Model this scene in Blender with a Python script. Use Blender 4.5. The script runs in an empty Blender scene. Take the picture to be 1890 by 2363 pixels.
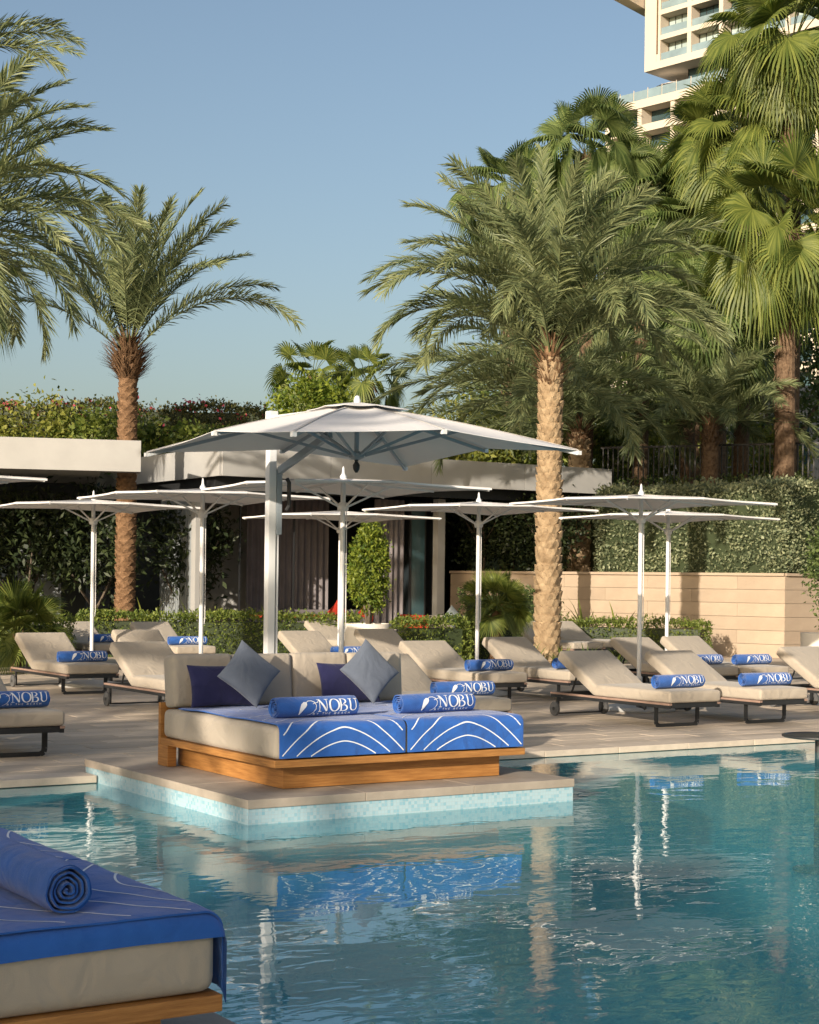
import bpy, bmesh, math, random
import numpy as np
from mathutils import Vector, Matrix
R = math.radians
random.seed(7)
RNG = np.random.default_rng(11)
SC = bpy.context.scene
COL = SC.collection

# ------------------------------------------------------------------ camera, sky, sun, exposure
cam_d = bpy.data.cameras.new('camera'); cam = bpy.data.objects.new('camera', cam_d); COL.objects.link(cam)
cam.location = (0, 0, 1.6)
cam.rotation_euler = (R(90), -0.0125, 0)
cam_d.sensor_fit = 'HORIZONTAL'; cam_d.sensor_width = 36.0
cam_d.lens = 36.0 * 3900 / 1890
cam_d.shift_y = (1340 - 1181.5) / 1890
cam_d.clip_start = 0.1; cam_d.clip_end = 6000
SC.camera = cam

SUN_EL = R(15.5)
SUN_H = Vector((-0.46, -0.888, 0)).normalized()
SUN_S = Vector((SUN_H.x * math.cos(SUN_EL), SUN_H.y * math.cos(SUN_EL), math.sin(SUN_EL)))
world = bpy.data.worlds.new('World'); SC.world = world; world.use_nodes = True
wn = world.node_tree.nodes; wl = world.node_tree.links
sky = wn.new('ShaderNodeTexSky'); sky.sky_type = 'NISHITA'; sky.sun_disc = False
sky.sun_elevation = SUN_EL; sky.sun_rotation = math.atan2(SUN_H.x, SUN_H.y)
sky.air_density = 1.0; sky.dust_density = 3.3; sky.ozone_density = 1.0; sky.altitude = 0
bg = wn['Background']; bg.inputs['Strength'].default_value = 0.105
wl.new(sky.outputs[0], bg.inputs['Color'])
sun_d = bpy.data.lights.new('sun', 'SUN'); sun = bpy.data.objects.new('sun', sun_d); COL.objects.link(sun)
sun_d.energy = 4.6; sun_d.angle = R(0.55); sun_d.color = (1.0, 0.88, 0.73)
sun.rotation_euler = (-SUN_S).to_track_quat('-Z', 'Y').to_euler()
sun.location = SUN_S * 60
SC.view_settings.view_transform = 'Standard'; SC.view_settings.look = 'None'
SC.view_settings.gamma = 1.0; SC.view_settings.use_curve_mapping = False
SC.view_settings.exposure = 0.52
SC.cycles.use_denoising = True
SC.cycles.max_bounces = 8; SC.cycles.transparent_max_bounces = 12
SC.cycles.diffuse_bounces = 3; SC.cycles.glossy_bounces = 4

# ------------------------------------------------------------------ grid of the place: a runs along the pool edge, b away from it
TH = R(32.5)
AX = Vector((math.cos(TH), math.sin(TH), 0)); BX = Vector((-math.sin(TH), math.cos(TH), 0))
def P(a, b, z=0.0): return AX * a + BX * b + Vector((0, 0, z))

# ------------------------------------------------------------------ materials
MATS = {}
def node_mat(name):
    m = bpy.data.materials.new(name); m.use_nodes = True
    nt = m.node_tree; b = nt.nodes['Principled BSDF']
    MATS[name] = m
    return m, nt, b
def rgba(c, k=1.0): return (c[0] * k, c[1] * k, c[2] * k, 1)
def mat(name, c, rough=0.6, spec=0.3, var=0.12, vs=6.0, bump=0.0, bs=60.0, metal=0.0, c2=None, rnd=0.0, stretch=None, sheen=0.0, island=False, coord='Object'):
    m, nt, b = node_mat(name)
    N = nt.nodes; L = nt.links
    b.inputs['Roughness'].default_value = rough
    b.inputs['Specular IOR Level'].default_value = spec
    b.inputs['Metallic'].default_value = metal
    if sheen: b.inputs['Sheen Weight'].default_value = sheen
    tc = N.new('ShaderNodeTexCoord'); vec = tc.outputs[coord]
    if stretch:
        mp = N.new('ShaderNodeMapping'); mp.inputs['Scale'].default_value = stretch
        L.new(vec, mp.inputs['Vector']); vec = mp.outputs[0]
    nz = N.new('ShaderNodeTexNoise'); nz.inputs['Scale'].default_value = vs; nz.inputs['Detail'].default_value = 5
    nz.inputs['Roughness'].default_value = 0.6
    L.new(vec, nz.inputs['Vector'])
    rp = N.new('ShaderNodeValToRGB')
    lo = c if c2 is None else c2
    rp.color_ramp.elements[0].position = 0.3; rp.color_ramp.elements[1].position = 0.7
    rp.color_ramp.elements[0].color = rgba(lo, 1 - var if c2 is None else 1); rp.color_ramp.elements[1].color = rgba(c, 1 + var if c2 is None else 1)
    L.new(nz.outputs['Fac'], rp.inputs['Fac'])
    out = rp.outputs[0]
    if rnd:
        oi = N.new('ShaderNodeObjectInfo'); val = oi.outputs['Random']
        if island:
            ge = N.new('ShaderNodeNewGeometry'); ad = N.new('ShaderNodeMath'); ad.operation = 'ADD'
            L.new(ge.outputs['Random Per Island'], ad.inputs[0]); L.new(val, ad.inputs[1])
            fr = N.new('ShaderNodeMath'); fr.operation = 'FRACT'; L.new(ad.outputs[0], fr.inputs[0]); val = fr.outputs[0]
        mr = N.new('ShaderNodeMapRange'); mr.inputs['To Min'].default_value = 1 - rnd; mr.inputs['To Max'].default_value = 1 + rnd
        L.new(val, mr.inputs['Value'])
        mx = N.new('ShaderNodeMix'); mx.data_type = 'RGBA'; mx.blend_type = 'MULTIPLY'; mx.inputs['Factor'].default_value = 1
        cb = N.new('ShaderNodeCombineColor')
        for k in range(3): L.new(mr.outputs[0], cb.inputs[k])
        L.new(out, mx.inputs[6]); L.new(cb.outputs[0], mx.inputs[7]); out = mx.outputs[2]
    L.new(out, b.inputs['Base Color'])
    if bump:
        n2 = N.new('ShaderNodeTexNoise'); n2.inputs['Scale'].default_value = bs; n2.inputs['Detail'].default_value = 3
        L.new(vec, n2.inputs['Vector'])
        bp = N.new('ShaderNodeBump'); bp.inputs['Strength'].default_value = bump; bp.inputs['Distance'].default_value = 0.02
        L.new(n2.outputs['Fac'], bp.inputs['Height']); nrm = bp.outputs[0]
        if sheen:
            n3 = N.new('ShaderNodeTexNoise'); n3.inputs['Scale'].default_value = 5.5; n3.inputs['Detail'].default_value = 2; n3.inputs['Distortion'].default_value = 1.2
            L.new(tc.outputs[coord], n3.inputs['Vector'])
            b3 = N.new('ShaderNodeBump'); b3.inputs['Strength'].default_value = 0.55; b3.inputs['Distance'].default_value = 0.03
            L.new(n3.outputs['Fac'], b3.inputs['Height']); L.new(nrm, b3.inputs['Normal']); nrm = b3.outputs[0]
        L.new(nrm, b.inputs['Normal'])
    return m
def leaf_mat(name, c1, c2, trans=0.28, rough=0.5, spec=0.35, c3=None):
    m, nt, b = node_mat(name); N = nt.nodes; L = nt.links
    ge = N.new('ShaderNodeNewGeometry'); rp = N.new('ShaderNodeValToRGB')
    rp.color_ramp.elements[0].color = rgba(c1); rp.color_ramp.elements[1].color = rgba(c2)
    rp.color_ramp.elements[0].position = 0.1; rp.color_ramp.elements[1].position = 0.9
    if c3:
        e = rp.color_ramp.elements.new(0.97); e.color = rgba(c3)
    tc = N.new('ShaderNodeTexCoord'); nz = N.new('ShaderNodeTexNoise'); nz.inputs['Scale'].default_value = 1.3
    L.new(tc.outputs['Object'], nz.inputs['Vector'])
    ad = N.new('ShaderNodeMath'); ad.operation = 'MULTIPLY_ADD'; ad.inputs[1].default_value = 0.75; 
    L.new(ge.outputs['Random Per Island'], ad.inputs[0])
    m2 = N.new('ShaderNodeMath'); m2.operation = 'MULTIPLY_ADD'; m2.inputs[1].default_value = 0.7; m2.inputs[2].default_value = -0.22
    L.new(nz.outputs['Fac'], m2.inputs[0]); L.new(m2.outputs[0], ad.inputs[2])
    L.new(ad.outputs[0], rp.inputs['Fac'])
    L.new(rp.outputs[0], b.inputs['Base Color'])
    b.inputs['Roughness'].default_value = rough; b.inputs['Specular IOR Level'].default_value = spec
    if trans > 0:
        tr = N.new('ShaderNodeBsdfTranslucent'); mx = N.new('ShaderNodeMixShader'); mx.inputs[0].default_value = trans
        gm = N.new('ShaderNodeHueSaturation'); gm.inputs['Value'].default_value = 1.5; gm.inputs['Saturation'].default_value = 1.1
        L.new(rp.outputs[0], gm.inputs['Color']); L.new(gm.outputs[0], tr.inputs['Color'])
        L.new(b.outputs[0], mx.inputs[1]); L.new(tr.outputs[0], mx.inputs[2])
        L.new(mx.outputs[0], N['Material Output'].inputs['Surface'])
    return m

BEIGE = mat('beige_canvas', (0.405, 0.35, 0.28), 0.85, 0.15, 0.05, 3, 0.12, 240, sheen=0.15)
PIPE = mat('piping_cord', (0.36, 0.305, 0.24), 0.8, 0.2, 0.05, 10)
GREYFAB = mat('grey_fabric', (0.115, 0.135, 0.172), 0.85, 0.15, 0.10, 5, 0.15, 220, sheen=0.2)
NAVY = mat('navy_fabric', (0.020, 0.021, 0.070), 0.85, 0.15, 0.12, 5, 0.15, 220, sheen=0.2)
BLUE = mat('blue_terry', (0.028, 0.115, 0.40), 0.9, 0.12, 0.14, 12, 0.35, 320, sheen=0.25)
BLUEC = mat('blue_throw', (0.026, 0.115, 0.41), 0.88, 0.15, 0.10, 4, 0.2, 260, sheen=0.2)
PRINT = mat('white_print', (0.78, 0.80, 0.82), 0.85, 0.15, 0.06, 20)
TEAK = mat('teak', (0.47, 0.225, 0.065), 0.5, 0.35, 0.0, 4.5, 0.12, 26, c2=(0.27, 0.115, 0.030), stretch=(1.0, 1.0, 16))
RAILW = mat('rail_wood', (0.30, 0.20, 0.155), 0.6, 0.3, 0.2, 6, stretch=(8, 1, 8))
DARKM = mat('charcoal_metal', (0.020, 0.021, 0.022), 0.45, 0.5, 0.15, 8)
RUBBER = mat('grey_wheel', (0.10, 0.10, 0.10), 0.5, 0.4, 0.25, 20)
SEAM = mat('canvas_seam', (0.52, 0.50, 0.48), 0.9, 0.1, 0.03, 4)
WHITEM = mat('white_aluminium', (0.70, 0.70, 0.69), 0.35, 0.45, 0.04, 4)
GREYM = mat('grey_metal', (0.30, 0.34, 0.37), 0.4, 0.5, 0.06, 6)
CANVAS = mat('offwhite_canvas', (0.75, 0.73, 0.71), 0.9, 0.1, 0.03, 2, 0.05, 120)
PLASTER = mat('white_plaster', (0.37, 0.365, 0.35), 0.75, 0.2, 0.07, 1.2, 0.05, 30)
CONC = mat('base_concrete', (0.5, 0.5, 0.48), 0.8, 0.2, 0.06, 6)
SCREENM = mat('grey_screen', (0.26, 0.285, 0.295), 0.6, 0.3, 0.08, 4)
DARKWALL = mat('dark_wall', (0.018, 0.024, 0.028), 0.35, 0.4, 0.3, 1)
CURTAIN = mat('curtain', (0.20, 0.18, 0.185), 0.9, 0.1, 0.15, 2)
RED = mat('red_fabric', (0.38, 0.035, 0.02), 0.85, 0.15, 0.1, 4)
MINT = mat('mint_fabric', (0.38, 0.44, 0.46), 0.85, 0.15, 0.12, 9)
STONE = mat('sandstone', (0.41, 0.322, 0.235), 0.8, 0.2, 0.0, 1.6, 0.08, 60, c2=(0.345, 0.268, 0.195), rnd=0.06)
COPING = mat('coping_stone', (0.64, 0.54, 0.43), 0.7, 0.3, 0.0, 5, 0.15, 70, c2=(0.50, 0.42, 0.33), rnd=0.06)
SLAB = mat('platform_stone', (0.44, 0.37, 0.295), 0.7, 0.3, 0.0, 3, 0.15, 70, c2=(0.31, 0.26, 0.205), rnd=0.06)
DECKM = mat('deck_plank', (0.65, 0.54, 0.42), 0.6, 0.35, 0.0, 2.2, 0.10, 50, c2=(0.46, 0.38, 0.295), rnd=0.20, island=True, stretch=(1, 6, 6))
GROUT = mat('deck_bed', (0.12, 0.10, 0.08), 0.9, 0.1, 0.1, 4)
SOIL = mat('soil', (0.12, 0.07, 0.045), 0.95, 0.1, 0.3, 8, 0.4, 30)
LAWN = mat('far_ground', (0.10, 0.11, 0.05), 0.95, 0.1, 0.3, 0.3)
BARKD = mat('date_bark', (0.42, 0.31, 0.19), 0.9, 0.15, 0.0, 6, 0.7, 45, c2=(0.22, 0.15, 0.085))
BARKR = mat('brown_bark', (0.265, 0.16, 0.09), 0.9, 0.15, 0.0, 9, 0.7, 45, c2=(0.11, 0.062, 0.032))
BARKG = mat('fibre_bark', (0.20, 0.135, 0.085), 0.95, 0.1, 0.0, 12, 0.6, 50, c2=(0.075, 0.045, 0.028))
WOODG = mat('grey_branch', (0.13, 0.105, 0.08), 0.9, 0.15, 0.25, 10, 0.4, 40)
LF_DATE = leaf_mat('date_leaf', (0.088, 0.122, 0.054), (0.262, 0.285, 0.130), 0.25)
LF_DATEY = leaf_mat('date_leaf_yellowing', (0.14, 0.13, 0.05), (0.28, 0.22, 0.07), 0.3)
LF_FAN = leaf_mat('fan_leaf', (0.070, 0.106, 0.021), (0.225, 0.252, 0.057), 0.36)
LF_HEDGE = leaf_mat('hedge_leaf', (0.056, 0.100, 0.018), (0.237, 0.275, 0.056), 0.3)
LF_GREY = leaf_mat('grey_hedge_leaf', (0.116, 0.154, 0.083), (0.363, 0.380, 0.215), 0.25)
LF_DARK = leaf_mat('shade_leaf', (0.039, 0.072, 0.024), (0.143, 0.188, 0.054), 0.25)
LF_DEEP = leaf_mat('shade_toned_leaf', (0.013, 0.024, 0.011), (0.050, 0.068, 0.022), 0.15)  # under-roof shade is put into this leaf colour; also fills hedge interiors
LF_BOUG = leaf_mat('bougainvillea_leaf', (0.033, 0.051, 0.013), (0.165, 0.149, 0.046), 0.25)
LF_FICUS = leaf_mat('ficus_leaf', (0.058, 0.111, 0.016), (0.260, 0.299, 0.039), 0.35)
LF_FAN2 = leaf_mat('deep_fan_leaf', (0.061, 0.101, 0.027), (0.203, 0.250, 0.081), 0.3)
LF_BRIGHT = leaf_mat('bright_leaf', (0.091, 0.124, 0.023), (0.299, 0.299, 0.065), 0.35)
PETIOLE = mat('petiole', (0.22, 0.20, 0.06), 0.5, 0.4, 0.2, 6)
FLOWER = mat('pink_flower', (0.45, 0.06, 0.10), 0.7, 0.2, 0.2, 8)
WFLOWER = mat('white_flower', (0.75, 0.70, 0.55), 0.7, 0.2, 0.1, 8)
POTW = mat('white_pot', (0.66, 0.62, 0.55), 0.6, 0.3, 0.05, 3)
POTG = mat('grey_pot', (0.20, 0.19, 0.18), 0.7, 0.3, 0.1, 5)
FENCEM = mat('black_fence', (0.012, 0.011, 0.010), 0.5, 0.4, 0.1, 5)
HOTELW = mat('hotel_render', (0.56, 0.485, 0.39), 0.8, 0.2, 0.04, 0.1)
HOTELG = mat('hotel_glass', (0.045, 0.085, 0.095), 0.12, 0.6, 0.35, 0.25)
HOTELR = mat('hotel_curtain', (0.34, 0.42, 0.40), 0.4, 0.5, 0.3, 0.35, stretch=(1, 1, 0.1))
RAILG = mat('rail_glass', (0.20, 0.27, 0.29), 0.1, 0.6, 0.2, 0.3)

# mosaic tiles of the pool walls and floor
def mosaic(name, c, c2, size, grout):
    m, nt, b = node_mat(name); N = nt.nodes; L = nt.links
    ge = N.new('ShaderNodeTexCoord')
    mp = N.new('ShaderNodeMapping'); mp.inputs['Scale'].default_value = (1 / size,) * 3
    L.new(ge.outputs['Object'], mp.inputs['Vector'])
    fl = N.new('ShaderNodeVectorMath'); fl.operation = 'FLOOR'; L.new(mp.outputs[0], fl.inputs[0])
    wnz = N.new('ShaderNodeTexWhiteNoise'); L.new(fl.outputs[0], wnz.inputs['Vector'])
    rp = N.new('ShaderNodeValToRGB'); rp.color_ramp.elements[0].color = rgba(c2); rp.color_ramp.elements[1].color = rgba(c)
    rp.color_ramp.elements[0].position = 0.0; rp.color_ramp.elements[1].position = 0.55
    L.new(wnz.outputs['Value'], rp.inputs['Fac'])
    fr = N.new('ShaderNodeVectorMath'); fr.operation = 'FRACTION'; L.new(mp.outputs[0], fr.inputs[0])
    sx = N.new('ShaderNodeSeparateXYZ'); L.new(fr.outputs[0], sx.inputs[0])
    prev = None
    nrm = N.new('ShaderNodeNewGeometry'); vt = N.new('ShaderNodeVectorTransform'); vt.convert_from = 'WORLD'; vt.convert_to = 'OBJECT'; vt.vector_type = 'NORMAL'
    L.new(nrm.outputs['True Normal'], vt.inputs[0])
    ab_ = N.new('ShaderNodeVectorMath'); ab_.operation = 'ABSOLUTE'; L.new(vt.outputs[0], ab_.inputs[0])
    sn = N.new('ShaderNodeSeparateXYZ'); L.new(ab_.outputs[0], sn.inputs[0])
    for k in range(3):
        lt = N.new('ShaderNodeMath'); lt.operation = 'LESS_THAN'; lt.inputs[1].default_value = 0.10; L.new(sx.outputs[k], lt.inputs[0])
        ok = N.new('ShaderNodeMath'); ok.operation = 'LESS_THAN'; ok.inputs[1].default_value = 0.5; L.new(sn.outputs[k], ok.inputs[0])
        mu = N.new('ShaderNodeMath'); mu.operation = 'MULTIPLY'; L.new(lt.outputs[0], mu.inputs[0]); L.new(ok.outputs[0], mu.inputs[1])
        if prev is None: prev = mu.outputs[0]
        else:
            mm = N.new('ShaderNodeMath'); mm.operation = 'MAXIMUM'; L.new(prev, mm.inputs[0]); L.new(mu.outputs[0], mm.inputs[1]); prev = mm.outputs[0]
    mx = N.new('ShaderNodeMix'); mx.data_type = 'RGBA'; L.new(prev, mx.inputs[0]); L.new(rp.outputs[0], mx.inputs[6]); mx.inputs[7].default_value = rgba(grout)
    L.new(mx.outputs[2], b.inputs['Base Color']); b.inputs['Roughness'].default_value = 0.25
    return m
TILE = mosaic('mosaic_tile', (0.40, 0.54, 0.58), (0.24, 0.44, 0.52), 0.025, (0.40, 0.48, 0.50))
FLOORT = mosaic('pool_floor_tile', (0.20, 0.57, 0.66), (0.14, 0.48, 0.58), 0.05, (0.22, 0.52, 0.60))

def water_mat():
    m = bpy.data.materials.new('pool_water'); m.use_nodes = True
    nt = m.node_tree; N = nt.nodes; L = nt.links
    N.remove(N['Principled BSDF'])
    tc = N.new('ShaderNodeTexCoord')
    def nz(sc, det, st):
        mp = N.new('ShaderNodeMapping'); mp.inputs['Scale'].default_value = st; mp.inputs['Rotation'].default_value = (0, 0, R(-24))
        L.new(tc.outputs['Object'], mp.inputs['Vector'])
        n = N.new('ShaderNodeTexNoise'); n.inputs['Scale'].default_value = sc; n.inputs['Detail'].default_value = det; n.inputs['Distortion'].default_value = 0.6
        L.new(mp.outputs[0], n.inputs['Vector']); return n.outputs['Fac']
    a = nz(1.1, 2, (0.8, 1.2, 1)); b2 = nz(5.5, 2, (0.7, 1.3, 1)); c = nz(0.22, 1, (1, 1, 1))
    # calm and rippled patches
    mr = N.new('ShaderNodeMapRange'); mr.inputs['From Min'].default_value = 0.35; mr.inputs['From Max'].default_value = 0.65
    mr.inputs['To Min'].default_value = 0.20; mr.inputs['To Max'].default_value = 0.46; L.new(c, mr.inputs['Value'])
    mu = N.new('ShaderNodeMath'); mu.operation = 'MULTIPLY'; L.new(b2, mu.inputs[0]); L.new(mr.outputs[0], mu.inputs[1])
    ad = N.new('ShaderNodeMath'); ad.operation = 'ADD'; L.new(a, ad.inputs[0]); L.new(mu.outputs[0], ad.inputs[1])
    bp = N.new('ShaderNodeBump'); bp.inputs['Strength'].default_value = 1.0; bp.inputs['Distance'].default_value = 0.0052
    L.new(ad.outputs[0], bp.inputs['Height'])
    # Schlick reflectance, the same from above and below the surface
    ge = N.new('ShaderNodeNewGeometry'); dt = N.new('ShaderNodeVectorMath'); dt.operation = 'DOT_PRODUCT'
    L.new(ge.outputs['Incoming'], dt.inputs[0]); L.new(bp.outputs[0], dt.inputs[1])
    def mth(op, a_, b_=None):
        n = N.new('ShaderNodeMath'); n.operation = op; n.use_clamp = op in ('SUBTRACT',)
        for k, v in enumerate((a_, b_)):
            if v is None: continue
            if isinstance(v, (int, float)): n.inputs[k].default_value = v
            else: L.new(v, n.inputs[k])
        return n.outputs[0]
    fr_o = mth('ADD', mth('MULTIPLY', mth('POWER', mth('SUBTRACT', 1.0, mth('ABSOLUTE', dt.outputs['Value'])), 5.0), 0.98), 0.02)
    gl = N.new('ShaderNodeBsdfGlossy'); gl.inputs['Roughness'].default_value = 0.0; gl.inputs['Color'].default_value = (1, 1, 1, 1); L.new(bp.outputs[0], gl.inputs['Normal'])
    tp = N.new('ShaderNodeBsdfTransparent'); tp.inputs['Color'].default_value = (0.50, 0.86, 0.91, 1)
    df = N.new('ShaderNodeBsdfDiffuse'); df.inputs['Color'].default_value = (0.14, 0.48, 0.54, 1)
    bd = N.new('ShaderNodeMixShader'); bd.inputs[0].default_value = 0.52; L.new(tp.outputs[0], bd.inputs[1]); L.new(df.outputs[0], bd.inputs[2])
    mx = N.new('ShaderNodeMixShader'); L.new(fr_o, mx.inputs[0]); L.new(bd.outputs[0], mx.inputs[1]); L.new(gl.outputs[0], mx.inputs[2])
    L.new(mx.outputs[0], N['Material Output'].inputs['Surface'])
    return m
WATER = water_mat()

# ------------------------------------------------------------------ helpers
def link(o, parent=None):
    COL.objects.link(o)
    if parent is not None: o.parent = parent
    return o
def empty(name, loc, rz=0.0):
    o = bpy.data.objects.new(name, None); o.empty_display_size = 0.2; o.location = loc; o.rotation_euler = (0, 0, rz); COL.objects.link(o); return o
def tag(o, label=None, cat=None, group=None, kind=None):
    if label: o['label'] = label
    if cat: o['category'] = cat
    if group: o['group'] = group
    if kind: o['kind'] = kind
    return o
def thing(name, label, cat, loc, rz=None, group=None):
    return tag(empty(name, loc, TH if rz is None else rz), label, cat, group)
def mesh_np(name, V, F3=None, F4=None, smooth=False):
    V = np.asarray(V, dtype=np.float32).reshape(-1, 3)
    parts = []; starts = []; n = 0
    for F, k in ((F3, 3), (F4, 4)):
        if F is None or len(F) == 0: continue
        F = np.asarray(F, dtype=np.int32).reshape(-1, k)
        parts.append(F.ravel()); starts.append(n + np.arange(len(F), dtype=np.int32) * k); n += len(F) * k
    me = bpy.data.meshes.new(name)
    loops = np.concatenate(parts); st = np.concatenate(starts)
    me.vertices.add(len(V)); me.vertices.foreach_set('co', V.ravel())
    me.loops.add(len(loops)); me.loops.foreach_set('vertex_index', loops)
    me.polygons.add(len(st)); me.polygons.foreach_set('loop_start', st)
    me.update(calc_edges=True)
    if smooth: me.polygons.foreach_set('use_smooth', np.ones(len(st), dtype=bool))
    return me
class MB:
    """collects shapes for one mesh object"""
    def __init__(s): s.v = []; s.f = []
    def add(s, vs, fs):
        n = len(s.v); s.v += [tuple(x) for x in vs]; s.f += [tuple(i + n for i in q) for q in fs]
    def box(s, x0, x1, y0, y1, z0, z1, M=None):
        vs = [Vector((x, y, z)) for z in (z0, z1) for y in (y0, y1) for x in (x0, x1)]
        if M: vs = [M @ v for v in vs]
        s.add(vs, [(0, 2, 3, 1), (4, 5, 7, 6), (0, 1, 5, 4), (2, 6, 7, 3), (0, 4, 6, 2), (1, 3, 7, 5)])
    def tube(s, pts, rad, n=8, cap=True, squash=None):
        pts = [Vector(p) for p in pts]; m = len(pts)
        rad = [rad] * m if not hasattr(rad, '__len__') else rad
        rings = []; up = Vector((0, 0, 1))
        u = None
        for i, p in enumerate(pts):
            t = (pts[min(i + 1, m - 1)] - pts[max(i - 1, 0)]).normalized()
            if u is None:
                u = t.cross(up)
                if u.length < 1e-3: u = Vector((1, 0, 0))
            u = (u - t * u.dot(t)).normalized(); w = t.cross(u)
            rings.append([p + (u * math.cos(k * 2 * math.pi / n) + w * math.sin(k * 2 * math.pi / n)) * rad[i] for k in range(n)])
        fs = []
        for i in range(m - 1):
            for k in range(n):
                a = i * n + k; b = i * n + (k + 1) % n
                fs.append((a, b, b + n, a + n))
        if cap: fs.append(tuple(range(n - 1, -1, -1))); fs.append(tuple((m - 1) * n + k for k in range(n)))
        s.add([v for r in rings for v in r], fs)
    def bar(s, p, q, w, h, up=(0, 0, 1)):
        p = Vector(p); q = Vector(q); t = (q - p).normalized(); u = t.cross(Vector(up))
        if u.length < 1e-3: u = t.cross(Vector((0, 1, 0)))
        u.normalize(); n = u.cross(t)
        vs = [e + u * (sx * w / 2) + n * (sy * h / 2) for e in (p, q) for sx, sy in ((-1, -1), (1, -1), (1, 1), (-1, 1))]
        s.add(vs, [(0, 1, 2, 3), (7, 6, 5, 4), (0, 4, 5, 1), (1, 5, 6, 2), (2, 6, 7, 3), (3, 7, 4, 0)])
    def lathe(s, prof, n=24, c=(0, 0)):
        vs = []; fs = []; m = len(prof)
        for r, z in prof:
            for k in range(n): vs.append((c[0] + r * math.cos(2 * math.pi * k / n), c[1] + r * math.sin(2 * math.pi * k / n), z))
        for i in range(m - 1):
            for k in range(n):
                a = i * n + k; b = i * n + (k + 1) % n; fs.append((a, b, b + n, a + n))
        fs.append(tuple(range(n - 1, -1, -1))); fs.append(tuple((m - 1) * n + k for k in range(n)))
        s.add(vs, fs)
    def mesh(s, name, smooth=False, bevel=0.0):
        me = bpy.data.meshes.new(name); me.from_pydata(s.v, [], s.f)
        if bevel:
            bm = bmesh.new(); bm.from_mesh(me)
            bmesh.ops.bevel(bm, geom=bm.edges[:], offset=bevel, segments=2, profile=0.7, affect='EDGES', clamp_overlap=True)
            bm.to_mesh(me); bm.free()
        me.update()
        if smooth:
            me.polygons.foreach_set('use_smooth', [True] * len(me.polygons))
        return me
    def build(s, name, m, parent=None, smooth=False, bevel=0.0):
        return mobj(name, s.mesh(name, smooth, bevel), m, parent)
def mobj(name, me, m, parent=None):
    if m is not None and not me.materials: me.materials.append(m)
    return link(bpy.data.objects.new(name, me), parent)
def shade_auto(o, ang=40):
    me = o.data
    me.polygons.foreach_set('use_smooth', [True] * len(me.polygons))
    try: me.set_sharp_from_angle(angle=R(ang))
    except Exception: pass
    return o
def copy_tree(o, parent=None):
    c = o.copy(); COL.objects.link(c)
    if parent is not None: c.parent = parent
    for ch in o.children: copy_tree(ch, c)
    return c
def cushion_mesh(name, lx, ly, lz, r=0.03, puff=0.012, n=10):
    """upholstered block from 0..lx, 0..ly, 0..lz with soft edges and a slight crown"""
    bm = bmesh.new()
    bmesh.ops.create_cube(bm, size=1.0)
    for v in bm.verts: v.co = Vector(((v.co.x + .5) * lx, (v.co.y + .5) * ly, (v.co.z + .5) * lz))
    bmesh.ops.bevel(bm, geom=bm.edges[:], offset=r, segments=4, profile=0.6, affect='EDGES')
    for ax, L_ in ((0, lx), (1, ly)):
        for k in range(1, n):
            co = [0, 0, 0]; no = [0, 0, 0]; co[ax] = L_ * k / n; no[ax] = 1
            bmesh.ops.bisect_plane(bm, geom=bm.verts[:] + bm.edges[:] + bm.faces[:], plane_co=co, plane_no=no)
    rr = random.Random(len(name) + int(lx * 100))
    ph = [rr.uniform(0, 6) for _ in range(4)]
    for v in bm.verts:
        x, y, z = v.co.x / lx, v.co.y / ly, v.co.z / lz
        k = (max(0, 4 * x * (1 - x)) ** .5) * (max(0, 4 * y * (1 - y)) ** .5)
        w = .35 * math.sin(5 * x + ph[0]) * math.sin(4 * y + ph[1]) 
        v.co.z += puff * k * (1 + w) * (1 if z > .5 else -.2)
        kz = max(0, 4 * z * (1 - z)) ** .5
        v.co.x += puff * .6 * kz * (1 if x > .5 else -1) * (abs(x - .5) * 2) ** 3
        v.co.y += puff * .6 * kz * (1 if y > .5 else -1) * (abs(y - .5) * 2) ** 3
    me = bpy.data.meshes.new(name); bm.to_mesh(me); bm.free()
    me.polygons.foreach_set('use_smooth', [True] * len(me.polygons)); me.materials.append(BEIGE)
    return me
def piping(parent, lx, ly, lz, r):
    i = r * .34
    for z in (lz - i, i):
        g = MB(); c = r
        pts = []
        for cx, cy, a0 in ((lx - c, c, -90), (lx - c, ly - c, 0), (c, ly - c, 90), (c, c, 180)):
            for k in range(5): a = R(a0 + 22.5 * k); pts.append((cx + (c - i) * math.cos(a), cy + (c - i) * math.sin(a), z))
        pts.append(pts[0]); g.tube(pts, .0055, 6, cap=False)
        g.build('piping', PIPE, parent)

# ------------------------------------------------------------------ the setting: ground, pool, deck, platforms
def ab_obj(mb, name, m, parent=None, bevel=0.0, smooth=False):
    o = mb.build(name, m, parent, smooth, bevel)
    if parent is None: o.rotation_euler = (0, 0, TH)
    return o
def structure(o): o['kind'] = 'structure'; return o
g = MB(); g.add([(-3000, -3000, -1.7), (3000, -3000, -1.7), (3000, 3000, -1.7), (-3000, 3000, -1.7)], [(0, 1, 2, 3)])
structure(g.build('ground', LAWN))
EDGE = 12.82; WZ = -0.06
g = MB(); g.box(-22, 45, -9, EDGE, -1.65, -1.25); g.box(-22, 45, EDGE, EDGE + .25, -1.65, -0.075); g.box(-22, 45, -9.25, -9, -1.65, -0.075)
structure(ab_obj(g, 'pool_basin', FLOORT))
g = MB(); g.add([(-22, -9, WZ), (45, -9, WZ), (45, EDGE, WZ), (-22, EDGE, WZ)], [(0, 1, 2, 3)])
structure(ab_obj(g, 'pool_water', WATER))
g = MB(); g.box(-22, 45, EDGE + .02, 60, -1.6, -0.014)
deck = structure(ab_obj(g, 'pool_deck', GROUT))
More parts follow.
